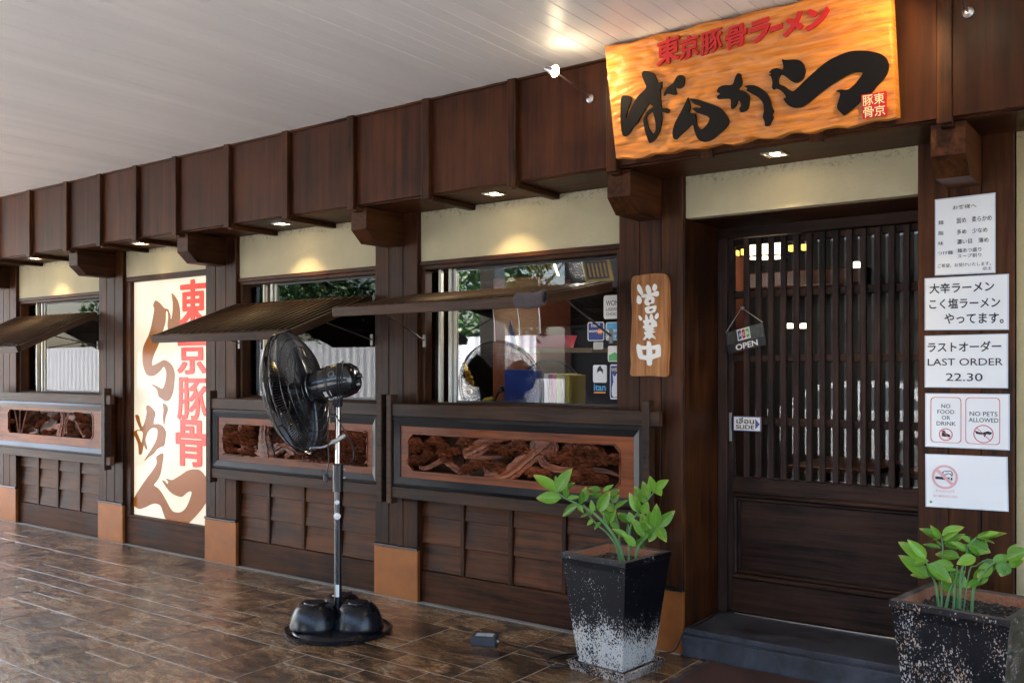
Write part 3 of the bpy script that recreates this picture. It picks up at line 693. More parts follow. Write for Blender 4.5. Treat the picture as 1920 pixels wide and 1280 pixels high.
# backlit banner bay
bx('kickboard', M['kick'], bld, -7.489, -6.319, .03, .075, .0, .235, .004)
bx('banner_frame_rail', M['wood_h'], bld, -7.489, -6.319, .022, .10, 2.256, 2.299, .003)
bx('banner_frame_rail', M['wood_h'], bld, -7.489, -6.319, .022, .10, .236, .252, .003)
bx('banner_frame_stile', M['wood_v'], bld, -7.489, -7.415, .026, .10, .2525, 2.2555, .003)
bx('banner_frame_stile', M['wood_v'], bld, -6.345, -6.319, .026, .10, .2525, 2.2555, .003)
ban = empty('illuminated_banner', (-6.88, .06, .253), label='tall backlit cream banner with brown brush letters and red characters between two columns', cat='banner')
bo = Vector((-6.88, .06, .253))
bx('panel', M['banner'], ban, -7.414+6.88, -6.346+6.88, 0, .03, .001, 2.0, .001)
bf = lambda u, v, d: Vector((u, .06-d, v))-bo
def traced(pts, ox, oy, sc, Y=.06, n=3):
    P = [atY(ox+a/sc, oy+b/sc, Y) for a, b in pts]
    return smooth_loop([(p.x, p.z) for p in P], n)
B1 = [(255,330),(280,283),(330,320),(365,360),(400,370),(412,395),(425,430),(428,475),(445,430),(450,300),(438,212),(480,250),(510,320),(522,420),(512,560),(415,590),(398,520),(405,460),(400,400),(380,395),(375,500),(340,620),(300,740),(255,840),(240,930),(300,910),(360,878),(410,900),(450,950),(468,1020),(462,1100),(450,1200),(420,1270),(380,1290),(340,1265),(310,1240),(290,1170),(235,1120),(290,1140),(350,1165),(380,1080),(385,1000),(360,945),(320,990),(260,1035),(200,1030),(165,970),(148,880),(155,750),(205,640),(235,540),(262,400),(265,365)]
B2 = [(185,120),(207,103),(265,160),(272,200),(255,285),(310,290),(350,315),(380,370),(375,430),(362,505),(330,520),(290,545),(255,590),(210,620),(165,660),(200,600),(250,520),(290,440),(298,350),(270,330),(235,335),(200,370),(175,440),(180,480),(195,545),(175,530),(160,500),(145,570),(130,597),(112,585),(105,500),(75,420),(50,380),(90,350),(125,345),(100,290),(75,205),(108,205),(125,270),(145,320),(170,270),(190,180)]
B2h = [(90,368),(120,358),(150,370),(150,420),(137,480),(115,430)]
B3 = [(352,85),(390,110),(398,150),(380,210),(370,260),(362,302),(352,220),(358,150)]
B4 = [(340,583),(355,600),(345,680),(325,790),(290,860),(260,900),(300,930),(340,980),(380,1050),(430,1140),(470,1170),(530,1170),(580,1130),(615,1060),(640,970),(600,970),(565,1000),(530,1018),(450,990),(400,940),(345,860),(365,858),(395,890),(405,868),(385,835),(440,850),(500,820),(560,780),(600,755),(660,742),(720,750),(765,800),(800,860),(800,1040),(765,1100),(740,1140),(680,1210),(620,1270),(590,1280),(400,1250),(360,1190),(330,1110),(280,1085),(230,1095),(180,1120),(120,1140),(80,1120),(48,1080),(75,1010),(130,920),(200,820),(260,740),(290,680),(285,625),(300,605)]
for q, oy in ((B1, 510), (B2, 740), (B3, 740), (B4, 740)):
    mm = MB(); mm.poly([traced(q, 240, oy, 5.333)]+([traced(B2h, 240, 740, 5.333)[::-1]] if q is B2 else []), bf, .0035, .001)
    mm.build('brush_character', M['banner_brown'], ban)
for ch, (xa, ya, xb, yb) in {'東': (337, 612, 388, 521), '京': (333, 702, 388, 628), '豚': (333, 786, 389, 707), '骨': (330, 872, 388, 788)}.items():
    p0 = atY(xa, ya, .06); p1 = atY(xb, yb, .06); mm = MB(); bold(mm, ch, .004, bf, p0.x, p0.z, p1.x, p1.z, .0055, 1, .022 if ch == '豚' else .035)
    mm.build('red_character', M['banner_red'], ban)

# doorway: lintel soffit, jamb facings, step, threshold
bx('lintel', M['wood_h'], bld, -2.19, -1.03, .092, .5, 2.296, 2.33, .003)
bx('door_head', M['door_h'], bld, -2.19, -1.03, .44, .50, 2.236, 2.2955, .003)
bx('door_jamb', M['door'], bld, -2.19, -2.135, .435, .50, .142, 2.2355, .003)
st = bx('doorstep', M['step'], bld, -2.188, -1.03, .004, .62, -.0, .140, .006)
bx('step_nosing', M['step'], bld, -2.188, -1.03, -.002, .0035, .116, .141, .002)
bx('floor_track', M['metal'], bld, -2.09, -1.03, .438, .446, .1405, .147, .001)
# step continues in front of the right column
bx('doorstep', M['step'], bld, -1.029, -.60, -.12, -.001, 0, .14, .005)
bx('doorstep', M['step'], bld, -2.188, -1.0305, -.0205, -.0025, 0, .108, .004)

# building shell so that no sky leaks in, interior rooms
for args in ((-12.1, -12.0, .16, 5, 0, 3.3), (.9, 1.0, .62, 5, 0, 3.3), (-12.1, 1, 4.9, 5, 0, 3.3)):
    bx('inner_wall', M['inner_wood'], bld, *args, .0)
bx('inner_ceiling', M['inner_wood'], bld, -12, .9, .57, 4.9, 2.9, 3.0, 0)
bx('inner_floor', M['inner_wood'], bld, -12, .9, .63, 4.9, .02, .13, 0)
bx('inner_partition', M['inner_wood'], bld, -7.50, -7.44, .16, 4.9, .14, 2.9, 0)
bx('inner_partition', M['inner_wood'], bld, -6.36, -6.31, .16, 4.9, .14, 2.9, 0)
bx('banner_back', M['inner_wood'], bld, -7.43, -6.37, .16, .18, .14, 2.9, 0)
bx('inner_wall', M['inner_wood'], bld, -.62, .9, .09, .61, 0, 2.9, 0)
bx('roof', M['gap'], bld, -12.1, 3.2, -.34, 5, 3.31, 3.40, 0)
for (x0, x1) in ((-9.374, -7.878), (-5.93, -4.456), (-4.066, -2.581)):
    bx('counter', M['inner_wood'], bld, x0, x1, .17, .62, 1.23, 1.285, .003)
    bx('counter_front', M['inner_wood'], bld, x0, x1, .10, .14, .0, 1.23, .0)
    bx('inner_header', M['inner_wood'], bld, x0, x1, .16, .20, 2.14, 2.9, .0)
bx('wall_backing', M['inner_wood'], bld, -12.0, -9.77, .10, .15, 0, 2.9, 0)

# ================================================================== CARVED PANEL BOXES
def carve_cluster(mb, c, r, Y, rnd):
    """a pad of pine needles: overlapping ridged fans"""
    fans = [(0, .22, 1.15), (-.70, -.18, .80), (.66, -.22, .85), (-.05, -.50, .7)]
    for fi, (fx, fz, fr) in enumerate(fans):
        if r < .022 and fi > 2: break
        cx, cz = c[0]+fx*r, c[1]+fz*r; rr = r*fr*rnd.uniform(.85, 1.1); n = 15
        y0 = Y-rnd.uniform(0, .010)-(.006*fi)
        tilt = rnd.uniform(-.25, .25)
        vs = [(cx, y0+.006, cz-.12*rr)]; rings = 4
        for ring in range(1, rings+1):
            for k in range(n+1):
                a = math.pi*(1.08*k/n-.04)+tilt*.5; q = rr*ring/rings*(1 if ring < rings else (1.0 if k % 2 else .84))
                bump = (.0085 if k % 2 else -.004)*(ring/rings)
                vs.append((cx+q*math.cos(a), y0-.012*(ring/rings)**2-bump, cz+.66*q*math.sin(a)-.12*rr))
        nv = len(vs)
        fs = [(0, 1+k, 2+k) for k in range(n)]
        for ring in range(rings-1):
            for k in range(n): a = 1+ring*(n+1)+k; b_ = a+n+1; fs.append((a, b_, b_+1, a+1))
        # rim turned back
        base = 1+(rings-1)*(n+1); vs += [(v[0], y0+.016, v[2]) for v in vs[base:base+n+1]]
        for k in range(n): fs.append((base+k, nv+k, nv+k+1, base+k+1))
        vs.append((cx, y0+.004, cz-.2*rr)); 
        mb.add(vs, fs)
def bough(mb, pts, Y, n=12, rnd=None):
    """pts: (x, z, r): a bark-ridged limb"""
    P = smooth_path([(p[0], p[1], p[2]) for p in pts], 5)
    vs = []; fs = []; prev = None
    for i, p in enumerate(P):
        a = P[max(i-1, 0)]; b_ = P[min(i+1, len(P)-1)]
        t = Vector((b_.x-a.x, b_.y-a.y)); t = t.normalized() if t.length > 1e-6 else Vector((1, 0)); nn = Vector((-t.y, t.x))
        for k in range(n):
            an = 2*math.pi*k/n; rr = p.z*(1+(.20 if k % 2 else -.16)+.10*math.sin(i*1.7+k)+rnd.uniform(-.06, .06))
            vs.append((p.x+nn.x*math.cos(an)*rr, Y-math.sin(an)*min(rr*.6, .03), p.y+nn.y*math.cos(an)*rr))
    for i in range(len(P)-1):
        for k in range(n):
            k2 = (k+1) % n; fs.append((i*n+k, i*n+k2, (i+1)*n+k2, (i+1)*n+k))
    fs.append(tuple(range(n))[::-1]); fs.append(tuple((len(P)-1)*n+k for k in range(n)))
    mb.add(vs, fs)
def carved_box(x0, x1, label, tint, left_ext, right_ext, left_post, trunks, clusters, hole):
    """outer lattice x0..x1 (centres of the end posts)"""
    b = empty('carved_transom', ((x0+x1)/2, -.06, .68), label=label, cat='carved panel', group='carved panels under the windows')
    o0 = Vector(b.location)
    def pb(n, mt, a, b2, c, d, e, f, bev=.003): return bx(n, mt, b, a-o0.x, b2-o0.x, c-o0.y, d-o0.y, e-o0.z, f-o0.z, bev)
    zt, zb = 1.243, .716
    pb('lattice_rail', M['rail'], x0-left_ext, x1+right_ext, -.118, -.079, zt-.040, zt+.040)
    pb('lattice_rail', M['rail'], x0-left_ext, x1+right_ext, -.118, -.079, zb-.036, zb+.036)
    for i, xx in enumerate((x0, x1)):
        if i == 0 and not left_post: continue
        pb('lattice_post', M['rail'], xx-.021, xx+.021, -.128, -.062, zb-.076, zt+.097)
    pb('side_board', M['wood_y'], x1-.05, x1-.02, -.061, .0, zb-.03, zt+.03)
    pb('side_board', M['wood_y'], x0+.02, x0+.05, -.061, .0, zb-.03, zt+.03)
    X0, X1, Z0, Z1 = x0+.022, x1-.022, zb+.038, zt-.042
    # black moulded frame, mitred, sloping inward
    fw = .060; mm = MB()
    ou = [(X0, Z0), (X1, Z0), (X1, Z1), (X0, Z1)]; i1 = [(X0+.02, Z0+.02), (X1-.02, Z0+.02), (X1-.02, Z1-.02), (X0+.02, Z1-.02)]; i2 = [(X0+fw, Z0+fw), (X1-fw, Z0+fw), (X1-fw, Z1-fw), (X0+fw, Z1-fw)]
    L = [(ou, -.085), (ou, -.112), (i1, -.120), (i2, -.104), (i2, -.085)]
    vs = []; fs = []
    for loop, y in L: vs += [(p[0]-o0.x, y-o0.y, p[1]-o0.z) for p in loop]
    for r_ in range(len(L)-1):
        for k in range(4): k2 = (k+1) % 4; fs.append((r_*4+k, r_*4+k2, (r_+1)*4+k2, (r_+1)*4+k))
    mm.add(vs, fs); mm.build('moulded_frame', M['lacquer'], b)
    # pierced board
    hx0, hx1, hz0, hz1 = hole; ch = .035
    a0, a1, c0, c1 = X0+fw-.004, X1-fw+.004, Z0+fw-.004, Z1-fw+.004
    def octo(g): return [(hx0-g+ch, hz0-g), (hx1+g-ch, hz0-g), (hx1+g, hz0-g+ch), (hx1+g, hz1+g-ch), (hx1+g-ch, hz1+g), (hx0-g+ch, hz1+g), (hx0-g, hz1+g-ch), (hx0-g, hz0-g+ch)]
    fn = lambda u, v, d: Vector((u, -d, v))-o0
    mm = MB(); mm.poly([[(a0, c0), (a1, c0), (a1, c1), (a0, c1)], octo(.008)[::-1]], fn, .099, .083)
    mm.build('pierced_board', tint[0], b)
    mm = MB(); mm.poly([octo(.0078), octo(0)[::-1]], fn, .103, .080); mm.build('edge_bead', tint[0], b)
    rnd = random.Random(int(abs(x0)*100)); mm = MB()
    for tk in trunks: bough(mm, [(p[0], p[1], p[2]) for p in tk], -.082, 18, rnd)
    for c in clusters: carve_cluster(mm, (c[0], c[1]), c[2], -.082, rnd)
    for c in clusters: (carve_cluster(mm, (c[0]+rnd.uniform(-1, 1)*c[2]*1.2, c[1]-c[2]*rnd.uniform(.3, .9)), c[2]*.75, -.070, rnd) if rnd.random() < .5 else None)
    mm.v = [(min(max(v[0], hx0-.006), hx1+.006)-o0.x, v[1]-o0.y, min(max(v[2], hz0-.006), hz1+.006)-o0.z) for v in mm.v]
    mm.build('pine_tree_carving', tint[1], b)
    return b
def c5(x, y, r=None):
    p = atY(740+x/4.174, 780+y/4.174, -.085); 
    return (p.x, p.z) if r is None else (p.x, p.z, r*.00087)
tr = [[(1200,160,85),(1150,220,70),(1075,300,50),(960,400,48),(860,460,42),(700,470,12)], [(1150,210,40),(1235,240,36),(1225,290,24),(1180,290,14)],
      [(1140,320,26),(1170,375,22),(1250,410,20),(1350,420,18),(1450,410,16),(1560,420,14),(1660,432,12),(1760,470,5)], [(1450,410,10),(1470,370,8),(1440,330,6)],
      [(900,170,12),(790,185,28),(700,225,44),(620,262,46),(545,300,30)],[(560,290,36),(640,318,18),(720,330,14),(790,320,8),(880,312,3)],
      [(590,455,16),(500,425,20),(430,375,20),(375,345,18),(320,372,16),(250,405,15),(205,400,12),(180,350,9)], [(375,345,14),(390,300,10)], [(760,465,16),(715,430,14),(705,390,10)], [(1060,470,10),(1100,440,8)]]
cl = [(170,200,45),(320,190,52),(235,235,38),(160,262,42),(390,240,42),(270,300,42),(390,290,50),(475,275,42),(165,335,45),(215,345,36),(560,205,55),(790,238,42),(870,262,50),(975,225,62),(575,410,44),(640,380,50),(740,372,44),(820,400,44),(1100,440,48),(1180,450,42),(1385,265,52),(1505,240,66),(1275,325,50),(1370,345,50),(1515,315,60),(1640,350,50),(1730,330,42),(1510,430,42),(1430,480,50),(1525,492,55),(1615,492,44)]
p0 = c5(120, 0); hl = atY(740+118/4.174, 816, -.09).x; hr = atY(740+1765/4.174, 840, -.09).x
ztop = atY(740+150/4.174, 780+140/4.174, -.09).z; zbot = atY(740+150/4.174, 780+425/4.174, -.09).z
carved_box(-4.205, -2.345, 'carved pine relief panel with red brown board behind the large potted plant, nearest the door', (M['redboard'], M['carve']), .02, .075, True,
    [[c5(*q) for q in t] for t in tr], [c5(*q) for q in cl], (hl, hr, zbot, ztop))
def c6(x, y, r):
    p = atY(390+x/6, 770+y/6, -.085); return (p.x, p.z, r*.00072)
tr = [[(650,140,60),(640,230,62),(640,340,80),(650,440,110),(640,520,150)], [(760,440,50),(860,390,45),(960,440,42),(1050,510,40),(1250,545,26),(1500,545,18)], [(900,400,30),(960,330,24),(1100,300,16),(1300,330,12)],
      [(560,420,36),(430,450,24),(380,330,30),(360,200,26),(380,150,20)], [(420,440,18),(300,450,14),(220,480,10)], [(870,520,26),(920,480,20),(1000,420,16)], [(1480,545,18),(1600,490,14),(1750,500,8)]]
rr = random.Random(5); cl = []
for gx in list(range(230, 560, 85))+list(range(1060, 1800, 85)):
    for gy in range(190, 520, 80):
        yy = gy+rr.uniform(-22, 22)+(gx-200)*.055
        cl.append((gx+rr.uniform(-25, 25), yy, rr.uniform(42, 62)))
cl += [(880, 260, 55), (980, 300, 50), (820, 330, 45), (860, 210, 50)]
hl = atY(390+185/6, 796, -.09).x; hr = atY(390+1795/6, 840, -.09).x
ztop = atY(390+210/6, 770+145/6, -.09).z; zbot = atY(390+210/6, 770+480/6, -.09).z
carved_box(-6.10, -4.29, 'carved pine relief panel with dark frame behind the black pedestal fan', (M['redboard'], M['carve']), .05, .0, True,
    [[c6(*q) for q in t] for t in tr], [c6(*q) for q in cl], (hl, hr, zbot, ztop))
def c7(x, y, r):
    p = atY(x/8.727, 740+y/8.727, -.085); return (p.x, p.z, r*.00081)
tr = [[(1000,260,22),(1040,350,34),(1040,470,48),(1010,600,56),(1000,680,70)], [(1090,640,30),(1080,500,34),(1110,380,28),(1160,270,12)], [(1120,370,24),(1220,380,22),(1270,480,18),(1330,620,14),(1380,680,12),(1470,570,6)],
      [(980,520,30),(900,520,26),(840,550,18),(720,570,14),(690,600,8)], [(860,540,18),(930,440,12)], [(860,270,12),(820,380,11),(770,480,10)], [(300,240,0),(230,240,9),(265,400,9),(300,620,9)], [(325,240,9),(322,430,9),(318,620,9)], [(440,250,10),(395,430,10),(345,630,10)], [(560,540,14),(620,600,12),(480,630,8)]]
cl = [(x+rr.uniform(-12, 12), y+rr.uniform(-12, 12), rr.uniform(34, 48)) for x, y in ((470,430),(530,380),(590,430),(540,500),(460,530),(660,370),(650,500),(740,320),(770,400),(760,600),(890,590),(930,380),(830,620),(1180,560),(1240,630),(1290,380),(1370,340),(1370,500),(1450,460),(1450,580),(1180,470),(600,320),(700,440),(1300,300),(1480,640),(230,430),(1440,390))]
hl = atY(150/8.727, 778, -.09).x; hr = atY(1535/8.727, 790, -.09).x
ztop = atY(190/8.727, 740+235/8.727, -.09).z; zbot = atY(190/8.727, 740+615/8.727, -.09).z
carved_box(-9.62, -7.58, 'carved bamboo and pine relief panel at the far left, beside the backlit banner', (M['redboard'], M['carve']), .1, .09, True,
    [[c7(*q) for q in t if q[2] > 0] for t in tr], [c7(*q) for q in cl], (hl, hr, zbot, ztop))

# ================================================================== PROPPED SLATTED AWNINGS
def awning(x0, x1, zh, zo, out, n, label):
    L = math.hypot(out, zh-zo); ang = math.atan2(zh-zo, out); t = .052
    a = empty('slatted_awning', ((x0+x1)/2, -.035, zh), label=label, cat='awning', group='slatted awnings propped open over the windows')
    w = (x1-x0)/2
    Mx = Matrix.Rotation(ang, 4, 'X')      # local -Y runs outward and down
    def ab(nm, mt, *b_): return bx(nm, mt, a, *b_, .003, Mx)
    ab('frame_rail', M['rail'], -w, w, -L, -L+.035, -t, .002)
    ab('frame_rail', M['rail'], -w+.031, w-.031, -.035, 0, -t+.01, .0)
    ab('frame_stile', M['slat'], -w, -w+.03, -L+.0355, -.0, -t, .0)
    ab('frame_stile', M['slat'], w-.03, w, -L+.0355, -.0, -t, .0)
    p = (2*w-.06)/n; me = None
    for k in range(n):
        xx = -w+.03+(k+.5)*p
        if me is None:
            o = ab('slat', M['slat'], xx-.011, xx+.011, -L+.036, -.036, -.046, .006); me = o.data; m0 = Mx @ Matrix.Translation((xx, -L/2, -.020)); x00 = xx
        else:
            o = bpy.data.objects.new('slat', me); COL.objects.link(o); o.parent = a; o.matrix_local = Matrix.Translation((xx-x00, 0, 0)) @ m0
    for f in (.33, .66): ab('cross_lath', M['wood_h'], -w+.031, w-.031, -L*f-.010, -L*f+.010, -.058, -.0465)
    for s in (-1, 1):
        mm = MB(); q = Mx @ Vector((s*(w-.045), -L*.55, -t)); mm.tube([(s*(w-.02), .028, -.30), q], .005, 6); mm.box(s*(w-.02)-.012, s*(w-.02)+.012, .018, .028, -.34, -.26, .002)
        mm.build('stay_rod', M['dark_metal'], a)
    return a
awning(-9.30, -7.85, 2.015, 1.69, .70, 20, 'slatted wooden awning at the far left edge, above the bamboo carving')
awning(-5.90, -4.45, 2.00, 1.735, .715, 20, 'slatted wooden awning overlapping the backlit banner, above the pedestal fan')
aD = awning(-4.02, -2.60, 1.985, 1.855, .755, 20, 'slatted wooden awning with a net wrapped on its front rail, nearest the door')
nb = MB(); q = atY(994, 563, -.79)
Mn = Matrix.Translation((q.x, -.805, 1.835)) @ Matrix.Rotation(R(90), 4, 'Y')
vs = []; fs = []; nu, nv = 34, 28
for i in range(nu+1):
    t = i/nu; x = -.085+.17*t
    for k in range(nv):
        a = 2*math.pi*k/nv; r = (.036+.002*math.sin(t*7)+.002*math.sin(t*19+2*a)+.004*max(0, t-.8)*5)*(1 if 0 < i < nu else .75)
        z = math.cos(a)*r*.95-.004-(0 if math.cos(a) > 0 else .010*math.sin(math.pi*t)*abs(math.cos(a))); y = math.sin(a)*r*.75
        vs.append(Vector((q.x+x, -.790+y, 1.862+z-.016+(0 if t < .8 else .05*(t-.8)))))
# open weave: only the strands are kept
S_ = MB()
for i in range(nu):
    for k in range(nv):
        if (i+k) % 2: continue
        p = vs[i*nv+k]
        for dk in (1, -1): S_.tube([p, vs[(i+1)*nv+(k+dk) % nv]], .0016, 4, False)
for i in range(1, nu):
    for k in range(nv):
        if (i+k) % 2 == 0: continue
        p = vs[i*nv+k]
        for dk in (1, -1): S_.tube([p, vs[(i+1)*nv+(k+dk) % nv]], .0016, 4, False)
nb = S_
for i in range(nu):
    for k in range(nv): a = i*nv+k; b_ = i*nv+(k+1) % nv; fs.append((a, b_, b_+nv, a+nv))
nb.add([v*1.0+Vector((0, .0, 0)) for v in [(Vector((q.x, -.790, 1.842))+(w-Vector((q.x, -.790, 1.842)))*.93) for w in vs]], fs)
nb.build('x', M['net'])
o = bpy.context.scene.objects['x']; o.name = 'net_wrap'; o.data.name = 'net_wrap'
tag(o, 'grey woven net bundled round the front rail of the right awning', 'net')
o.data.polygons.foreach_set('use_smooth', [True]*len(o.data.polygons))
for k, (px_, ytop, ybot) in enumerate(((924, 575, 640), (970, 578, 628), (1009, 570, 625))):
    a_ = atY(px_, ytop, -.70); b_ = atY(px_+4, ybot, -.70)
    mm = MB(); mm.tube([a_, (a_+b_)/2+Vector((.004, 0, 0)), b_], .0018, 5); o = mm.build('hanging_cord', M['white'])
    tag(o, ['thin white cord hanging left of the net under the right awning', 'thin white cord hanging straight below the left end of the net', 'thin white cord hanging below the right end of the net'][k], 'cord')

# ================================================================== SLIDING LATTICE DOOR
door = empty('sliding_door', (-1.58, .46, .14), label='dark sliding lattice door with glass behind upright bars and a solid lower panel', cat='door')
do = Vector(door.location)
def db(n, mt, a, b_, c, d, e, f, bev=.003): return bx(n, mt, door, a-do.x, b_-do.x, c-do.y, d-do.y, e-do.z, f-do.z, bev)
db('stile', M['door'], -2.134, -2.106, .455, .50, .150, 2.232)
db('stile', M['door'], -1.055, -1.0305, .455, .50, .150, 2.232)
db('top_rail', M['door_h'], -2.1055, -1.0555, .462, .50, 2.196, 2.232)
me = None
for k in range(15):
    xx = -2.093+.0701*k
    if k == 0: continue
    if me is None: o = db('bar', M['door'], xx-.0155, xx+.0155, .440, .462, .904, 2.228); me = o.data
    else:
        o = bpy.data.objects.new('bar', me); COL.objects.link(o); o.parent = door; o.location = (xx-do.x, .451-do.y, 1.566-do.z)
for z in (1.918, 1.562, 1.215): db('cross_rail', M['door_h'], -2.1055, -1.0555, .463, .488, z-.021, z+.021)
db('lock_rail', M['door_h'], -2.1055, -1.0555, .452, .50, .815, .903)
db('bottom_rail', M['door_h'], -2.1055, -1.0555, .452, .50, .150, .335)
db('moulding', M['door_h'], -2.1055, -1.0555, .444, .500, .790, .8145, .008); db('moulding', M['door_h'], -2.1055, -1.0555, .440, .50, .3355, .362, .008)
db('moulding', M['door'], -2.1055, -2.085, .448, .50, .3625, .7895, .006); db('moulding', M['door'], -1.076, -1.0555, .448, .50, .3625, .7895, .006)
db('moulding', M['door_h'], -2.0845, -1.0765, .458, .50, .770, .7895, .006); db('moulding', M['door_h'], -2.0845, -1.0765, .458, .50, .3625, .382, .006)
db('moulding', M['door'], -2.0845, -2.066, .462, .50, .3825, .7695, .006)
db('lower_panel', M['door_h'], -2.0655, -1.0765, .475, .50, .3825, .7695, .002)
db('pane', M['glass'], -2.1055, -1.0555, .4895, .493, .904, 2.1955, 0)
db('handle_plate', M['metal'], -2.128, -2.112, .450, .4545, 1.10, 1.26, .001)

# ================================================================== SIGNS
# --- big carved board, leaning out at its top
sn0 = Vector((-1.6, -.432, 2.536)); sn1 = Vector((-1.6, -.545, 3.07))
sv = (sn1-sn0).normalized(); su = Vector((1, 0, 0)); snn = su.cross(sv)      # faces -Y, slightly down
sgn = empty('carved_name_board', (-1.655, -.40, 2.53), label='large golden wooden board with black brush letters and red characters above the door', cat='sign')
so = Vector(sgn.location)
XL, XR = -2.322, -.993
def sfn(u, v, d): return Vector((0, sn0.y, sn0.z)) + su*u + sv*v + snn*d - so
SH = (sn1-sn0).length
bot = []; rs = random.Random(3); NB = 26
out = []
for i in range(NB+1): out.append((XL+.012+(XR-XL-.012)*i/NB, .0+.012*math.sin(i*1.9)*rs.uniform(.2, 1)+(.012 if i in (0, NB) else 0)))
for i in range(1, 8): out.append((XR+rs.uniform(-.004, .003), SH*i/8))
for i in range(NB+1): out.append((XR-(XR-XL+.004)*i/NB, SH+.007*math.sin(i*1.3)*rs.uniform(.2, 1)))
for i in range(1, 8): out.append((XL+rs.uniform(-.003, .006)+.012*i/8, SH*(1-i/8)))
# carved face: relief grid inside the outline + chamfered rim
mm = MB(); gx, gy = 230, 92; vs = []; fs = []
def edge_at(u):
    t = (u-XL)/(XR-XL); i = t*NB; k = min(int(max(i, 0)), NB-1); f = i-k
    b0 = out[k][1]*(1-f)+out[k+1][1]*f
    j = NB+8; tt = 1-t; i2 = max(0, min(tt*NB, NB-1e-6)); k2 = int(i2); f2 = i2-k2
    t0 = out[j+k2][1]*(1-f2)+out[min(j+k2+1, j+NB)][1]*f2
    return b0, t0
def relief(u, v):
    # overlapping shallow gouge strokes
    w = mnoise.noise(Vector((u*3, v*5, 1.7)))*.05
    c = mnoise.voronoi(Vector(((u+w)*10, (v+w)*32, .5)))[0]
    return .0085*(.9-min(c[0]*1.35, 1.0))
for j in range(gy+1):
    for i in range(gx+1):
        u = XL+.003+(XR-XL-.006)*i/gx; b0, t0 = edge_at(u); v = b0+(t0-b0)*j/gy
        e = min(i, gx-i, (j)*1.0, (gy-j)*1.0); d = .052+relief(u, v)*(1 if e > 1 else .3)-(.010 if e == 0 else 0)
        vs.append(sfn(u+(.012*(1-v/SH) if i == 0 else 0), v, d))
for j in range(gy):
    for i in range(gx): a = j*(gx+1)+i; fs.append((a, a+1, a+gx+2, a+gx+1))
n = len(vs); ring = [i for i in range(gx+1)]+[(j+1)*(gx+1)-1 for j in range(1, gy+1)]+[gy*(gx+1)+i for i in range(gx-1, -1, -1)]+[j*(gx+1) for j in range(gy-1, 0, -1)]
for r_ in ring:
    v = Vector(vs[r_]); vs.append(v - snn*.052)
mring = len(ring)
for k in range(mring): k2 = (k+1) % mring; fs.append((ring[k2], ring[k], n+k, n+k2))
fs.append(tuple(n+k for k in range(mring))[::-1])
mm.add(vs, fs); mm.build('board', M['sign'], sgn, True)
pn = su.cross(sv).normalized(); pp = sn0+snn*.058
def to_sign(pts, ox, oy, sc, n=3):
    P = [onplane(ox+a/sc, oy+b/sc, pp, pn)-Vector((0, sn0.y, sn0.z)) for a, b in pts]
    L = [(p.dot(su), p.dot(sv)) for p in P]
    return smooth_loop(L, n) if n > 1 else L
O1 = [(165,470),(215,442),(265,455),(285,490),(272,540),(248,600),(220,690),(232,712),(262,640),(300,560),(360,460),(430,390),(465,345),(450,300),(425,240),(412,180),(440,150),(490,160),(560,190),(590,260),(605,300),(650,280),(648,350),(632,375),(640,500),(645,590),(700,595),(740,610),(740,645),(715,658),(650,640),(655,720),(640,800),(620,880),(580,960),(515,1012),(490,990),(450,870),(428,740),(450,680),(490,620),(545,580),(530,560),(505,535),(470,590),(400,690),(360,770),(300,830),(260,900),(215,935),(180,910),(160,800),(155,640)]
H1 = [(535,640),(480,680),(465,720),(480,800),(510,870),(542,905),(570,880),(577,800),(560,700),(545,645)]
D1 = [(675,450),(690,390),(740,330),(790,290),(830,220),(870,198),(910,215),(925,270),(905,340),(860,362),(815,350),(825,420),(800,440),(740,425),(700,430)]
N1 = [(965,470),(940,520),(880,640),(810,770),(780,880),(790,950),(825,972),(860,940),(950,850),(1020,790),(1040,860),(1070,940),(1110,985),(1180,1000),(1260,970),(1370,880),(1440,800),(1455,740),(1420,680),(1380,620),(1300,570),(1100,500),(1010,482),(990,490),(1040,545),(1115,575),(1110,590),(1050,590),(1025,605),(1060,640),(1085,655),(1160,680),(1222,715),(1195,790),(1120,855),(1070,790),(1055,690),(1030,655),(975,650),(990,590),(980,540)]
K1 = [(1310,390),(1340,345),(1400,320),(1495,315),(1530,230),(1560,178),(1590,190),(1600,230),(1617,270),(1600,330),(1570,370),(1640,395),(1690,440),(1700,490),(1690,580),(1660,630),(1600,645),(1580,600),(1600,570),(1590,520),(1560,500),(1540,560),(1520,590),(1490,608),(1478,560),(1475,490),(1400,485),(1330,488),(1312,455),(1350,425),(1325,410)]
K2 = [(-88,589),(-10,576),(60,590),(140,640),(190,690),(220,750),(235,830),(262,890),(245,930),(262,970),(240,1010),(215,1060),(165,1065),(155,1010),(135,960),(150,880),(140,800),(100,740),(50,705),(-10,672),(-62,640),(-50,615)]
R1 = [(230,400),(260,380),(310,372),(350,390),(372,400),(382,340),(362,268),(400,275),(500,268),(560,275),(610,310),(640,370),(640,440),(615,500),(570,540),(530,550),(480,530),(430,490),(370,452),(335,470),(318,530),(330,565),(390,590),(440,630),(490,650),(540,620),(620,540),(740,430),(880,310),(1000,240),(1120,190),(1230,165),(1370,165),(1500,185),(1590,230),(1635,300),(1642,380),(1610,470),(1520,570),(1440,660),(1380,710),(1310,770),(1220,850),(1120,935),(1080,915),(1025,850),(1040,770),(1060,700),(1055,665),(1010,650),(1070,628),(1160,628),(1250,550),(1330,440),(1290,425),(1200,435),(1090,490),(920,600),(800,690),(680,790),(600,840),(520,850),(450,825),(405,780),(382,730),(410,735),(400,690),(340,635),(290,620),(265,632),(245,600),(250,540),(230,470),(198,455),(236,438),(210,426)]
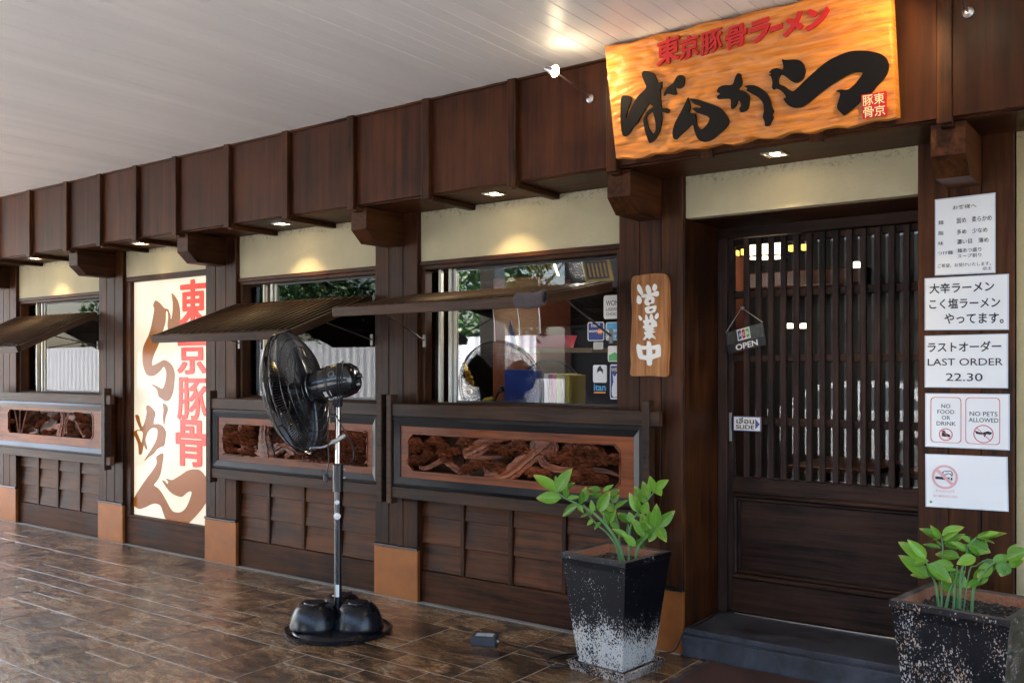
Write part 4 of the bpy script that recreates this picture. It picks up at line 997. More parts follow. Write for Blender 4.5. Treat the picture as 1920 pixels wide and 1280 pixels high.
for q, ox, oy in ((O1, 1140, 110), (D1, 1140, 110), (N1, 1140, 110), (K1, 1140, 110), (K2, 1410, 70), (R1, 1410, 70)):
    mm = MB(); mm.poly([to_sign(q, ox, oy, 6.4)]+([to_sign(H1, 1140, 110, 6.4)[::-1]] if q is O1 else []), sfn, .0645, .050)
    mm.build('black_brush_stroke', M['black_paint'], sgn)
# red characters climb to the right along the board
for ch, quad in {'東': (1229, 69, 1274, 124), '京': (1272, 66, 1310, 114), '豚': (1312, 56, 1354, 104), '骨': (1358, 47, 1399, 95), 'ラ': (1404, 36, 1443, 84), 'ー': (1444, 46, 1467, 62), 'メ': (1466, 24, 1506, 70), 'ン': (1508, 12, 1554, 58)}.items():
    xa, ya, xb, yb = quad
    # characters are upright on the board: width from x, height scaled by the local perspective
    L = to_sign([(xa, yb-2), (xb, yb-6), (xa, ya+3), (xb, ya)], 0, 0, 1, 1)
    u0 = (L[0][0]+L[2][0])/2; u1 = (L[1][0]+L[3][0])/2; v0 = (L[0][1]+L[1][1])/2; v1 = (L[2][1]+L[3][1])/2
    mm = MB(); bold(mm, ch, .004 if ch in '東京豚骨' else .035, lambda u, v, d, uc=(u0+u1)/2: sfn(u+(v-v0)*.10, v+(u-uc)*.12, d), u0, v0, u1, v1, .0655, 1, .018 if ch == '豚' else .03)
    mm.build('red_character', M['red_paint'], sgn)
mm = MB(); L = to_sign([(1616, 177), (1662, 172), (1664, 219), (1618, 223)], 0, 0, 1, 1)
cx_ = sum(p[0] for p in L)/4; cz_ = sum(p[1] for p in L)/4; hw = (L[1][0]-L[0][0])/2; hh = (L[0][1]-L[3][1])/2
sq = [(cx_+hw*a, cz_+hh*b_) for a, b_ in ((-1, -.85), (-.85, -1), (.1, -.96), (.85, -1), (1, -.85), (.97, 0), (1, .85), (.85, 1), (0, .97), (-.85, 1), (-1, .85), (-.97, 0))]
mm.poly([smooth_loop(sq, 2)], sfn, .068, .05); mm.build('red_seal', M['red_paint'], sgn)
mm = MB()
for ch, (a, b_) in {'豚': (-.9, .05), '骨': (-.9, -.9), '東': (.03, .05), '京': (.03, -.9)}.items():
    glyphs(mm, ch, .004, sfn, cx_+hw*a, cz_+hh*b_, cx_+hw*(a+.86), cz_+hh*(b_+.86), .0695, 0)
mm.build('seal_lettering', M['cream'], sgn)
mm = MB(); L = to_sign([(1573, 36), (1647, 28), (1573, 26), (1647, 12)], 0, 0, 1, 1)
glyphs(mm, 'บังคาระ ราเมน', .004, sfn, L[0][0], L[0][1], L[1][0], L[3][1]-.004, .0655, 0); mm.build('small_red_lettering', M['orange'], sgn)

# --- upright board reading 営業中
eg = empty('open_for_business_board', (-2.375, -.003, 1.47), label='upright weathered wooden board with three white characters hung on the column left of the door', cat='sign')
eo = Vector(eg.location)
ol = [(-2.489,1.471),(-2.44,1.466),(-2.37,1.468),(-2.31,1.464),(-2.272,1.468),(-2.268,1.53),(-2.262,1.60),(-2.264,1.70),(-2.259,1.80),(-2.262,1.90),(-2.264,1.965),(-2.278,2.0),(-2.30,2.012),(-2.36,2.014),(-2.43,2.01),(-2.468,2.006),(-2.482,1.985),(-2.483,1.9),(-2.479,1.8),(-2.485,1.7),(-2.490,1.6),(-2.486,1.53)]
ef = lambda u, v, d: Vector((u, -.003-d, v))-eo
mm = MB(); mm.poly([smooth_loop(ol, 3)], ef, .026, .0); mm.build('board', M['plate_wood'], eg)
mm = MB()
def e8(x, y): p = atY(1170+x/5.82, 500+y/5.82, -.032); return (p.x, p.z)
for q in ([(155,190),(185,220),(205,280),(200,318),(172,295),(150,260),(142,225)], [(262,198),(290,235),(298,290),(278,300),(250,290),(235,240),(242,210)], [(335,186),(358,210),(355,245),(330,268),(310,245),(315,205)],
          [(190,300),(240,298),(300,290),(340,268),(375,270),(378,310),(355,326),(320,318),(240,335),(195,335)], [(155,310),(185,340),(192,380),(175,405),(150,402),(138,375),(142,335)],
          [(165,530),(195,560),(190,585),(172,582),(160,555)], [(365,502),(378,520),(372,555),(350,572),(335,560),(340,530)],
          [(240,518),(255,545),(262,570),(232,572),(232,540)], [(295,512),(312,530),(318,568),(285,572),(278,545)]):
    mm.poly([smooth_loop([e8(*p) for p in q], 3)], ef, .0295, .02)
mm.poly([smooth_loop([e8(*p) for p in [(260,330),(310,325),(332,345),(325,395),(285,405),(270,428),(235,415),(222,385),(235,345)]], 3), smooth_loop([e8(*p) for p in [(268,365),(295,362),(298,385),(272,390)]], 2)[::-1]], ef, .0295, .02)
mm.poly([smooth_loop([e8(*p) for p in [(230,445),(300,430),(350,425),(345,475),(325,498),(265,512),(238,498)]], 3), smooth_loop([e8(*p) for p in [(272,465),(318,455),(305,478),(280,485)]], 2)[::-1]], ef, .0295, .02)
mm.poly([[e8(*p) for p in [(205,590),(235,575),(320,570),(355,600),(360,650),(310,665),(340,685),(310,690),(342,712),(305,730),(345,775),(340,790),(300,770),(275,795),(250,770),(225,802),(205,790),(235,750),(222,735),(220,712),(250,705),(222,690),(230,675),(208,670),(205,650),(225,640)]], [e8(*p) for p in [(270,612),(295,610),(296,632),(272,636)]][::-1]], ef, .0295, .02)
mm.poly([smooth_loop([e8(*p) for p in [(150,840),(180,858),(245,862),(250,815),(275,812),(295,835),(300,862),(370,848),(395,860),(400,960),(385,985),(310,1010),(305,1060),(280,1080),(250,1065),(245,1020),(190,1010),(155,985),(135,880)]], 2), [e8(*p) for p in [(192,905),(245,902),(245,965),(205,962)]][::-1], [e8(*p) for p in [(305,905),(345,902),(342,945),(308,955)]][::-1]], ef, .0295, .02)
mm.build('white_brush_lettering', M['white_paint'], eg)

# --- laminated notices on the right column
def notice(name, pts, label, grp=None):
    c = Vector((sum(p[0] for p in pts)/4, -.004, min(p[1] for p in pts)))
    e = empty(name, c, label=label, cat='notice', group='laminated notices on the right column')
    f = lambda u, v, d: Vector((u, -.0035-d, v))-c
    cx = c.x; cz = sum(p[1] for p in pts)/4
    mm = MB(); mm.poly([[(cx+(p[0]-cx)*1.02, cz+(p[1]-cz)*1.02) for p in pts]], f, .0012, -.002); mm.build('laminate', M['paper_edge'], e)
    mm = MB(); mm.poly([[(cx+(p[0]-cx)*.985, cz+(p[1]-cz)*.985) for p in pts]], f, .0024, .0013); mm.build('sheet', M['paper'], e)
    (ax, az), (bx_, bz), (cx2, cz2), (dx, dz) = pts      # bl, br, tr, tl
    def g(u, v, d=0): return f(ax*(1-u)*(1-v)+bx_*u*(1-v)+cx2*u*v+dx*(1-u)*v, az*(1-u)*(1-v)+bz*u*(1-v)+cz2*u*v+dz*(1-u)*v, .0034+d)
    return e, g
def lines(e, g, rows, mat='ink', off=.018, name='lettering'):
    mm = MB()
    for body, u0, v0, u1, v1 in rows: glyphs(mm, body, off, g, u0, v0, u1, v1)
    return mm.build(name, M[mat], e)
e, g = notice('order_notice', [(-.951,1.925),(-.712,1.922),(-.712,2.262),(-.951,2.258)], 'tall white Japanese notice with many small lines, topmost on the right column')
lines(e, g, [('お客様へ', .30, .845, .70, .90), ('麺', .05, .665, .14, .72), ('固め　柔らかめ', .37, .66, .95, .73), ('脂', .05, .525, .14, .58), ('多め　少なめ', .37, .515, .88, .58), ('味', .05, .39, .14, .44), ('濃い目　薄め', .37, .385, .90, .45), ('つけ麺', .04, .26, .30, .31), ('麺あつ盛り', .38, .275, .78, .33), ('スープ割り', .38, .205, .78, .255), ('ご希望、お受けいたします。', .04, .09, .94, .14), ('店主', .80, .03, .95, .075)], off=.006)
e, g = notice('special_notice', [(-.993,1.680),(-.661,1.674),(-.661,1.909),(-.993,1.909)], 'white notice with three large handwritten Japanese lines, second from the top')
lines(e, g, [('大辛ラーメン', .05, .70, .84, .90), ('こく塩ラーメン', .05, .40, .91, .60), ('やってます。', .24, .11, .95, .31)])
e, g = notice('last_order_notice', [(-.993,1.423),(-.664,1.423),(-.664,1.653),(-.993,1.651)], 'white notice reading LAST ORDER 22.30, third from the top')
lines(e, g, [('ラストオーダー', .03, .68, .93, .88)]); lines(e, g, [('LAST ORDER', .03, .42, .95, .555), ('22.30', .26, .12, .71, .27)], off=.004)
e, g = notice('no_food_no_pets_notice', [(-.991,1.157),(-.658,1.157),(-.658,1.394),(-.991,1.392)], 'white notice with two red framed boxes reading no food or drink and no pets')
lines(e, g, [('NO', .195, .735, .305, .81), ('FOOD', .145, .625, .355, .70), ('OR', .20, .515, .305, .59), ('DRINK', .135, .405, .375, .48), ('NO PETS', .54, .60, .87, .68), ('ALLOWED', .53, .485, .88, .565)], off=.004)
def rrect(u0, v0, u1, v1, r=.05):
    L = []
    for cx, cy, a0 in ((u1-r, v0+r*1.4, -90), (u1-r, v1-r*1.4, 0), (u0+r, v1-r*1.4, 90), (u0+r, v0+r*1.4, 180)):
        for k in range(5): a = R(a0+22.5*k); L.append((cx+r*math.cos(a), cy+r*1.4*math.sin(a)))
    return L
def circ(cx, cy, r, asp=1.4, n=28): return [(cx+r*math.cos(2*math.pi*k/n), cy+r*asp*math.sin(2*math.pi*k/n)) for k in range(n)]
def shape(mb, g, loops, d=.0004): mb.poly(loops, lambda u, v, dd: g(u, v, dd), d, d-.0003)
mm = MB()
for (a, b_) in ((.06, .44), (.49, .90)):
    shape(mm, g, [rrect(a, .08, b_, .94), rrect(a+.008, .09, b_-.008, .93)[::-1]])
for (cx, cy, r_) in ((.25, .235, .085), (.705, .27, .12)):
    shape(mm, g, [circ(cx, cy, r_), circ(cx, cy, r_-.012)[::-1]])
    dd = r_*.72; shape(mm, g, [[(cx-dd-.006, cy+dd*1.4), (cx+dd-.006, cy-dd*1.4), (cx+dd+.006, cy-dd*1.4), (cx-dd+.006, cy+dd*1.4)]], .0012)
mm.build('red_outlines', M['red_ink'], e)
mm = MB()
shape(mm, g, [[(.20, .20), (.31, .19), (.30, .235), (.25, .26), (.235, .31), (.205, .31)]], .0007)
shape(mm, g, [[(.60, .33), (.66, .30), (.70, .30), (.76, .325), (.81, .30), (.79, .26), (.74, .27), (.72, .21), (.70, .26), (.66, .26), (.62, .27)]], .0007)
mm.build('pictograms', M['ink'], e)
e, g = notice('no_smoking_notice', [(-.989,.887),(-.662,.894),(-.666,1.124),(-.991,1.120)], 'half blank white sheet with a faded pink no smoking symbol, lowest on the column')
mm = MB(); shape(mm, g, [circ(.24, .58, .165), circ(.24, .58, .135)[::-1]]); shape(mm, g, [[(.12, .70), (.335, .40), (.365, .44), (.15, .74)]], .0012)
mm.build('pink_circle', M['thin_ink'], e)
mm = MB(); shape(mm, g, [[(.12, .535), (.30, .525), (.30, .575), (.12, .585)]], .0007); shape(mm, g, [[(.315, .525), (.335, .524), (.335, .574), (.315, .575)]], .0007)
for pts in ([(.225, .69), (.215, .64), (.25, .62), (.28, .65), (.31, .64), (.335, .60)], [(.235, .70), (.27, .69), (.30, .70), (.33, .68), (.335, .62)]):
    P = smooth_path([(a, b_, 0) for a, b_ in pts], 3)
    for i in range(len(P)-1):
        a, b_ = P[i], P[i+1]; nn = Vector((-(b_-a).y, (b_-a).x, 0)).normalized()*.006
        shape(mm, g, [[(a.x-nn.x, a.y-nn.y), (b_.x-nn.x, b_.y-nn.y), (b_.x+nn.x, b_.y+nn.y), (a.x+nn.x, a.y+nn.y)]], .0007)
mm.build('cigarette_symbol', M['ink'], e)
lines(e, g, [('ห้ามสูบบุหรี่', .13, .27, .36, .35)], 'thin_ink', .004); lines(e, g, [('NO SMOKING AREA', .09, .19, .40, .235)], 'thin_ink', .004, 'small_print')
mm = MB(); shape(mm, g, [circ(.06, .09, .018)]); mm.build('green_logo', M['green'], e)

# --- hanging OPEN sign on its suction cup
op = empty('open_sign', atY(1397, 575, .42), label='clear plastic sign with card logo and OPEN on a black band, hung by a cord', cat='sign'); oo = Vector(op.location)
A = [atY(*p) for p in ((1366, 664, .425), (1437, 646, .425), (1430, 604, .425), (1361, 624, .425))]
def of(u, v, d):
    p = A[0]*(1-u)*(1-v)+A[1]*u*(1-v)+A[2]*u*v+A[3]*(1-u)*v; return p+Vector((0, -d, 0))-oo
mm = MB(); mm.poly([[(0, 0), (1, 0), (1, 1), (0, 1)]], of, .002, -.001); mm.build('clear_plate', M['clear'], op)
mm = MB(); mm.poly([[(0, 0), (1, 0), (1, .40), (0, .40)]], of, .0035, .0022); mm.build('black_band', M['ink'], op)
mm = MB(); glyphs(mm, 'OPEN', .02, of, .22, .07, .80, .34, .0045); mm.build('lettering', M['white'], op)
mm = MB(); mm.poly([[(.30, .48), (.64, .48), (.64, .98), (.30, .98)]], of, .0036, .0022); mm.build('card_logo_ground', M['white'], op)
for k, (ch, c_) in enumerate((('J', 'blue'), ('C', 'red_paint'), ('B', 'green'))):
    mm = MB(); u = .325+k*.105; mm.poly([[(u, .52), (u+.085, .54), (u+.085, .94), (u, .92)]], of, .0046, .0038); mm.build('card_logo_bar', M[c_], op)
    mm = MB(); glyphs(mm, ch, .02, of, u+.018, .66, u+.068, .80, .0052); mm.build('card_logo_letter', M['white'], op)
hub = atY(1392, 577, .432)
mm = MB(); mm.tube([A[3]-oo, hub-oo+Vector((0, -.012, 0)), A[2]-oo], .0022, 5); mm.build('cord', M['alum'], op)
mm = MB(); mm.lathe([(.004, 0), (.012, .004), (.010, .012), (.004, .018)], Matrix.Translation(hub-oo+Vector((0, .004, 0))) @ Matrix.Rotation(R(90), 4, 'X'), 14); mm.build('suction_cup', M['metal'], op)
# --- SLIDE sign
p0 = atY(1375, 807, .437); p1 = atY(1427, 781, .437)
sl = empty('slide_sign', ((p0.x+p1.x)/2, .437, p0.z), label='small white Thai and English SLIDE sign with a blue arrow on the door bars', cat='sign'); slo = Vector(sl.location)
sf = lambda u, v, d: Vector((p0.x+(p1.x-p0.x)*u, .437-d, p0.z+(p1.z-p0.z)*v))-slo
mm = MB(); mm.poly([[(0, 0), (1, 0), (1, 1), (0, 1)]], sf, .002, -.002); mm.build('plate', M['white'], sl)
mm = MB(); mm.poly([[(0, 0), (1, 0), (1, 1), (0, 1)], [(.03, .05), (.03, .95), (.97, .95), (.97, .05)]], sf, .0026, .0021); mm.poly([[(.80, .15), (.96, .5), (.80, .85)]], sf, .0027, .0021); mm.build('blue_border_and_arrow', M['blue'], sl)
mm = MB(); glyphs(mm, 'SLIDE', .02, sf, .10, .14, .76, .42, .0027); glyphs(mm, 'เลื่อน', .02, sf, .12, .50, .76, .92, .0027); mm.build('lettering', M['ink'], sl)

# --- stickers on the right window glass
def sticker(name, x0, y0, x1, y1, mat, label, border='white'):
    a = atY(x0, y1, .105); b_ = atY(x1, y0, .105); w = b_.x-a.x; h = b_.z-a.z
    e = empty(name, ((a.x+b_.x)/2, .114, a.z), label=label, cat='sticker'); c = Vector(e.location)
    f = lambda u, v, d: Vector((a.x+w*u, .1165-d, a.z+h*v))-c
    mm = MB(); mm.poly([rrect(0, 0, 1, 1, .09)], f, .0012, .0002); mm.build('border', M[border], e)
    mm = MB(); mm.poly([rrect(.05, .04, .95, .96, .07)], f, .0020, .0013); mm.build('face', M[mat], e)
    return e, f
e, f = sticker('users_choice_sticker', 1130, 552, 1165, 598, 'paper', 'pale grey window sticker reading USERS CHOICE at the upper right')
mm = MB(); glyphs(mm, 'WON', .004, f, .14, .56, .80, .78, .0024); glyphs(mm, 'USERS', .004, f, .14, .34, .78, .46, .0024); glyphs(mm, 'CHOICE', .004, f, .14, .14, .80, .26, .0024); mm.build('lettering', M['ink'], e)
e, f = sticker('review_sticker', 1100, 603, 1131, 639, 'blue', 'dark blue window sticker reading wong nai')
mm = MB(); mm.poly([circ(.76, .49, .17, .87)], f, .0025, .0021); mm.build('orange_dot', M['orange'], e)
mm = MB(); glyphs(mm, 'wong', .02, f, .08, .40, .60, .57, .003); glyphs(mm, 'nai', .02, f, .64, .43, .88, .56, .003); glyphs(mm, 'ร้านนี้ดี', .02, f, .22, .74, .74, .92, .003); mm.build('lettering', M['white'], e)
e, f = sticker('best_of_sticker', 1134, 603, 1166, 638, 'sky_blue', 'light blue window sticker reading BEST OF beside the dark blue one')
mm = MB(); glyphs(mm, 'wong', .02, f, .08, .40, .95, .60, .003); glyphs(mm, 'BEST O', .02, f, .08, .10, .95, .28, .003); mm.build('lettering', M['white'], e)
e, f = sticker('small_white_sticker', 1111, 641, 1129, 655, 'grey_ink', 'small pale sticker under the dark blue one')
e, f = sticker('green_sticker', 1138, 648, 1160, 678, 'white', 'white window sticker with a green lower half at the right edge')
mm = MB(); mm.poly([[(.08, .06), (.92, .06), (.92, .45), (.60, .60), (.08, .42)]], f, .003, .0021); mm.build('green_field', M['green'], e)
e, f = sticker('ramen_club_sticker', 1110, 684, 1136, 717, 'white', 'rounded white window sticker above the blue word itan')
mm = MB(); mm.poly([smooth_loop([(.3, .55), (.35, .82), (.55, .97), (.62, .84), (.74, .72), (.70, .5), (.64, .62), (.5, .66), (.36, .6)], 2)], f, .003, .0021); mm.build('dark_tuft', M['ink'], e)
mm = MB(); glyphs(mm, 'itan', .02, f, .06, -.46, .92, -.08, .001); mm.build('lettering', M['sky_blue'], e)
mm = MB(); mm.poly([[(.06, -.6), (.9, -.6), (.9, -.52), (.06, -.52)]], f, .001, .0002); mm.build('orange_line', M['orange'], e)
e, f = sticker('welcome_sticker', 1142, 683, 1164, 748, 'blue', 'tall blue window sticker with a white cat shape at the lower right')
mm = MB(); mm.poly([smooth_loop([(.2, .1), (.18, .35), (.3, .5), (.25, .72), (.35, .66), (.5, .68), (.6, .74), (.6, .5), (.75, .38), (.75, .12), (.5, .06)], 2)], f, .003, .0021); mm.build('white_cat', M['white'], e)
mm = MB(); glyphs(mm, 'WEL', .02, f, .1, .80, .8, .9, .003); mm.build('lettering', M['cream'], e)

# ================================================================== LIGHTS ON THE BUILDING
dl_names = ['recessed square downlight in the soffit between the net wrapped awning and the name board', 'recessed square downlight in the soffit above the middle awning', 'recessed square downlight in the soffit above the backlit banner', 'recessed square downlight in the soffit at the far left', 'recessed square downlight in the soffit under the golden name board']
for k, x in enumerate((-3.288, -5.156, -6.884, -8.566, -1.615)):
    e = empty('downlight', (x, -.205, 2.52), label=dl_names[k], cat='ceiling light', group='recessed downlights under the eave')
    mm = MB()
    for a in (-1, 1):
        mm.box(a*.047-.006, a*.047+.006, -.053, .053, -.006, .0, .001); mm.box(-.040, .040, a*.047-.006, a*.047+.006, -.006, .0, .001)
    mm.build('trim', M['metal'], e)
    mm = MB(); mm.box(-.041, .041, -.041, .041, -.0005, .0008, 0); mm.build('reflector', M['black'], e)
    mm = MB(); mm.lathe([(.004, -.006), (.020, -.004), (.024, -.001)], Matrix.Translation((0, 0, 0)), 16); mm.build('lamp', M['warm_lamp'], e)
    l = bpy.data.lights.new('downlight_beam', 'SPOT'); l.energy = 1.9 if k != 4 else 2.2; l.spot_size = R(96); l.spot_blend = .55; l.color = (1, .70, .36); l.shadow_soft_size = .015
    lo = bpy.data.objects.new('downlight_beam', l); COL.objects.link(lo); lo.parent = e; lo.location = (0, 0, -.02)
    lo.rotation_euler = (Vector((0, -.10, 1))).to_track_quat('Z', 'Y').to_euler()
def floodlamp(x, y, z, label, en):
    e = empty('flood_lamp', (x, -.383, z-.02), label=label, cat='lamp', group='lamps on arms lighting the name board'); eo = Vector(e.location)
    hd = Vector((x+.0, y, z+.035))
    mm = MB(); mm.lathe([(.022, 0), (.022, .008), (.010, .016)], Matrix.Rotation(R(90), 4, 'X'), 18); mm.build('wall_rose', M['metal'], e)
    mm = MB(); mm.tube(smooth_path([(0, -.01, 0), Vector((x, (y-.38)/2, z+.012))-eo, hd-eo], 4), .005, 8); mm.build('arm', M['metal'], e)
    aim = (Vector((x+(.62 if x < -2 else -.42), -.47, 2.72))-hd).normalized(); q = aim.to_track_quat('Z', 'Y').to_matrix().to_4x4()
    Mh = Matrix.Translation(hd-eo) @ q
    mm = MB(); mm.lathe([(.012, -.045), (.016, -.02), (.026, 0), (.028, .004), (.026, .004), (.014, -.012)], Mh, 20); mm.build('shade', M['metal'], e, True)
    mm = MB(); mm.lathe([(.006, -.010), (.024, -.004), (.030, .008), (.020, .024), (.004, .030)], Mh, 16); mm.build('bulb', M['bulb'], e, True)
    l = bpy.data.lights.new('lamp_beam', 'SPOT'); l.energy = en; l.spot_size = R(92); l.spot_blend = .5; l.color = (1, .69, .34); l.shadow_soft_size = .02
    lo = bpy.data.objects.new('lamp_beam', l); COL.objects.link(lo); lo.parent = e; lo.location = hd-eo+aim*.03; lo.rotation_euler = (-aim).to_track_quat('Z', 'Y').to_euler()
q = atX(1037, 133, -2.525)
floodlamp(-2.525, q.y, q.z-.035, 'small bright lamp on an arm shining beside the left edge of the golden board', 3.3)
floodlamp(-.748, -.86, 2.955, 'small lamp on an arm on the dark fascia right of the golden board', 3.4)

# ================================================================== PEDESTAL FAN
fan = empty('pedestal_fan', (-3.987, -.768, 0), label='black pedestal fan with wire cage and chrome pole in front of the carved panels', cat='fan'); fo = Vector(fan.location)
Mb = Matrix.Rotation(TH, 4, 'Z')
mm = MB(); mm.lathe([(.05, .0), (.295, .0), (.310, .006), (.312, .016), (.300, .022), (.285, .014), (.262, .014), (.250, .030), (.240, .034), (.06, .036), (.03, .04)], Matrix(), 64); mm.build('base_plate', M['fanbase'], fan, True)
for k, a in enumerate((-158, -22, 90)):
    cx, cy = .135*math.cos(R(a)), .135*math.sin(R(a)); p = Mb @ Vector((cx, cy, 0))
    mm = MB(); mm.lathe([(.138, .034), (.142, .042), (.140, .056), (.134, .085), (.124, .115), (.110, .142), (.093, .163), (.078, .175), (.070, .178), (.066, .173), (.062, .173), (.058, .182), (.02, .183)], Matrix.Translation(p), 40)
    o = mm.build('weight_dome', M['fanbase'], fan, True)
mm = MB(); mm.tube([(0, 0, .035), (0, 0, .86)], .0215, 20); mm.build('lower_pole', M['fanblack'], fan, True)
mm = MB(); mm.box(-.036, .036, -.008, .008, .062, .074, .002, Mb @ Matrix.Translation((0, -.06, 0))); mm.build('clamp_bar', M['metal'], fan)
mm = MB(); mm.tube([(0, 0, .80), (0, 0, .802), (0, 0, .955), (0, 0, .962)], [.024, .030, .030, .024], 20); mm.build('collar', M['black'], fan, True)
vd = Vector((math.sin(TH), -math.cos(TH), 0))       # towards the viewer
rt = Vector((math.cos(TH), math.sin(TH), 0))
def disc(name, c, nrm, r, t, mat):
    Mq = Matrix.Translation(c) @ Vector(nrm).to_track_quat('Z', 'Y').to_matrix().to_4x4()
    mm = MB(); mm.lathe([(r*.8, 0), (r, t*.25), (r, t*.8), (r*.85, t), (r*.2, t)], Mq, 20); return mm.build(name, mat, fan, True)
disc('pole_knob', Vector((0, 0, .663))+vd*.02, vd, .020, .014, M['white'])
disc('pole_knob', Vector((0, 0, .742))+vd*.02, vd, .013, .010, M['white'])
disc('collar_screw', Vector((0, 0, .88))+rt*.028, rt, .006, .016, M['metal']); disc('collar_screw', Vector((0, 0, .93))+rt*.028, rt, .006, .016, M['metal'])
mm = MB(); mm.box(-.010, .010, -.0232, -.0222, .20, .27, 0, Mb); mm.build('pole_label', M['white'], fan)
mm = MB(); mm.tube([(0, 0, .955), (0, 0, 1.29)], .0165, 20); mm.build('chrome_pole', M['chrome'], fan, True)
mm = MB(); mm.box(-.022, .022, -.028, .028, 1.285, 1.36, .006, Mb); mm.box(-.035, .035, -.012, .012, 1.345, 1.385, .004, Mb); mm.build('head_bracket', M['black'], fan)
# cage frame
nz = Vector((-.90, -.405, -.235)).normalized()
top = Vector((0, 0, 1)); nx_ = top.cross(nz).normalized(); ny_ = nz.cross(nx_)
Rh = Matrix((nx_, ny_, nz)).transposed().to_4x4()
cage_c = Vector((0, 0, 1.432))+nz*.262
Mh = Matrix.Translation(cage_c) @ Rh
Mm = Matrix.Translation(Vector((0, 0, 1.432))+nz*.045) @ Rh @ Matrix.Diagonal((1.25, 1.25, 1.38, 1))
RC = .352
mm = MB(); mm.lathe([(.03, -.125), (.055, -.118), (.074, -.095), (.080, -.06), (.080, .06), (.076, .078), (.06, .09), (.03, .092)], Mm, 36); mm.build('motor_housing', M['fanblack'], fan, True)
mm = MB(); mm.lathe([(.082, -.012), (.083, -.012), (.083, .0), (.082, .0)], Mm, 36); mm.build('motor_band', M['black'], fan, True)
# sticker, dial and terminals on the side facing the viewer
side = (vd - nz*vd.dot(nz)).normalized(); sid = nz.cross(side)
def on_motor(ang, along): d = side*math.cos(R(ang))+sid*math.sin(R(ang)); return Vector((0, 0, 1.432))+nz*(along+.045)+d*.1, d
sgnu = 1 if sid.z > 0 else -1
c, d = on_motor(-34*sgnu, .0); Mq = Matrix.Translation(c) @ Matrix((nz, d.cross(nz), d)).transposed().to_4x4()
mm = MB(); mm.box(-.020, .020, -.017, .017, -.002, .0015, .0005, Mq); mm.build('motor_label', M['white'], fan)
c, d = on_motor(-62*sgnu, -.02); Mq = Matrix.Translation(c) @ Matrix((nz, d.cross(nz), d)).transposed().to_4x4()
mm = MB(); mm.box(-.05, .035, -.010, .010, -.002, .004, .001, Mq); mm.build('motor_plate', M['white'], fan)
c, d = on_motor(28*sgnu, -.05)
Mq = Matrix.Translation(c) @ d.to_track_quat('Z', 'Y').to_matrix().to_4x4()
mm = MB(); mm.ring(.017, .003, Mq, 24, 6); mm.build('dial_ring', M['metal'], fan, True)
mm = MB(); mm.lathe([(.012, -.002), (.012, .006), (.008, .009)], Mq, 18); mm.build('dial', M['black'], fan, True)
c, d = on_motor(62*sgnu, -.05); Mq = Matrix.Translation(c) @ d.to_track_quat('Z', 'Y').to_matrix().to_4x4()
mm = MB(); mm.lathe([(.009, -.004), (.009, .006), (.005, .010)], Mq, 14); mm.build('brass_screw', M['gold'], fan, True)
back = Vector((0, 0, 1.432))-nz*.125
disc('rear_knob', back+side*.02, -nz, .016, .03, M['black']); disc('rear_knob', back-Vector((0, 0, .045))+side*.03, -nz, .009, .022, M['metal'])
disc('rear_screw', back+Vector((0, 0, .03))+side*.045, -nz, .006, .014, M['metal'])
# guards: rims, rings, radial wires
def guard(sgn, name, dome, hubr, nw):
    """radial wires from hub to rim, bulging; double-bent like pressed wire"""
    mm = MB()
    for k in range(nw):
        a = 2*math.pi*k/nw; pts = []
        for s in range(9):
            t = s/8; r = hubr+(RC-hubr)*t; z = sgn*(dome*math.cos(t*math.pi/2)**.55 if t < 1 else 0)+sgn*.018
            aa = a+.22*sgn*(1-t)*0
            pts.append(Mh @ Vector((r*math.cos(aa), r*math.sin(aa), z)))
        mm.tube(pts, .0023, 4, False)
    for t in (.2, .42, .64, .84):
        r = hubr+(RC-hubr)*t; z = sgn*(dome*math.cos(t*math.pi/2)**.55)+sgn*.0205
        mm.ring(r, .0019, Mh @ Matrix.Translation((0, 0, z)), 64, 5)
    o = mm.build(name, M['wire'], fan, True)
    mm = MB(); mm.ring(RC, .0045, Mh @ Matrix.Translation((0, 0, sgn*.018)), 72, 7); mm.build('guard_rim', M['fanblack'], fan, True)
    mm = MB(); mm.ring(hubr+.004, .004, Mh @ Matrix.Translation((0, 0, sgn*(dome+.018))), 40, 6); mm.build('guard_hub_ring', M['wirebright'], fan, True)
guard(1, 'front_guard', .085, .10, 140); guard(-1, 'rear_guard', .075, .075, 140)
mm = MB(); mm.lathe([(.02, .108), (.126, .108), (.135, .114), (.135, .124), (.12, .134), (.05, .142), (.01, .143)], Mh, 40); mm.build('front_badge', M['fanbase'], fan, True)
for k in range(3):
    vs = []; fs = []; a0 = 2*math.pi*k/3+.5
    for i in range(9):
        t = i/8; r = .055+.265*t; w0 = -.42*(1-.25*t); w1 = .50*math.sin(.5+t*2.1)
        for j in range(7):
            s = j/6; a = a0+w0+(w1-w0)*s; vs.append(Mh @ Vector((r*math.cos(a), r*math.sin(a), -.045+.085*s+.012*math.sin(s*3.14))))
    for i in range(8):
        for j in range(6): q = i*7+j; fs.append((q, q+1, q+8, q+7))
    n = len(vs); vs += [v+nz*.003 for v in vs]; fs += [tuple(x+n for x in f[::-1]) for f in fs]
    mm = MB(); mm.add(vs, fs); mm.build('blade', M['fanblack'], fan, True)
mm = MB(); mm.lathe([(.02, -.05), (.05, -.045), (.056, .03), (.045, .05), (.01, .055)], Mh, 28); mm.build('blade_hub', M['black'], fan, True)
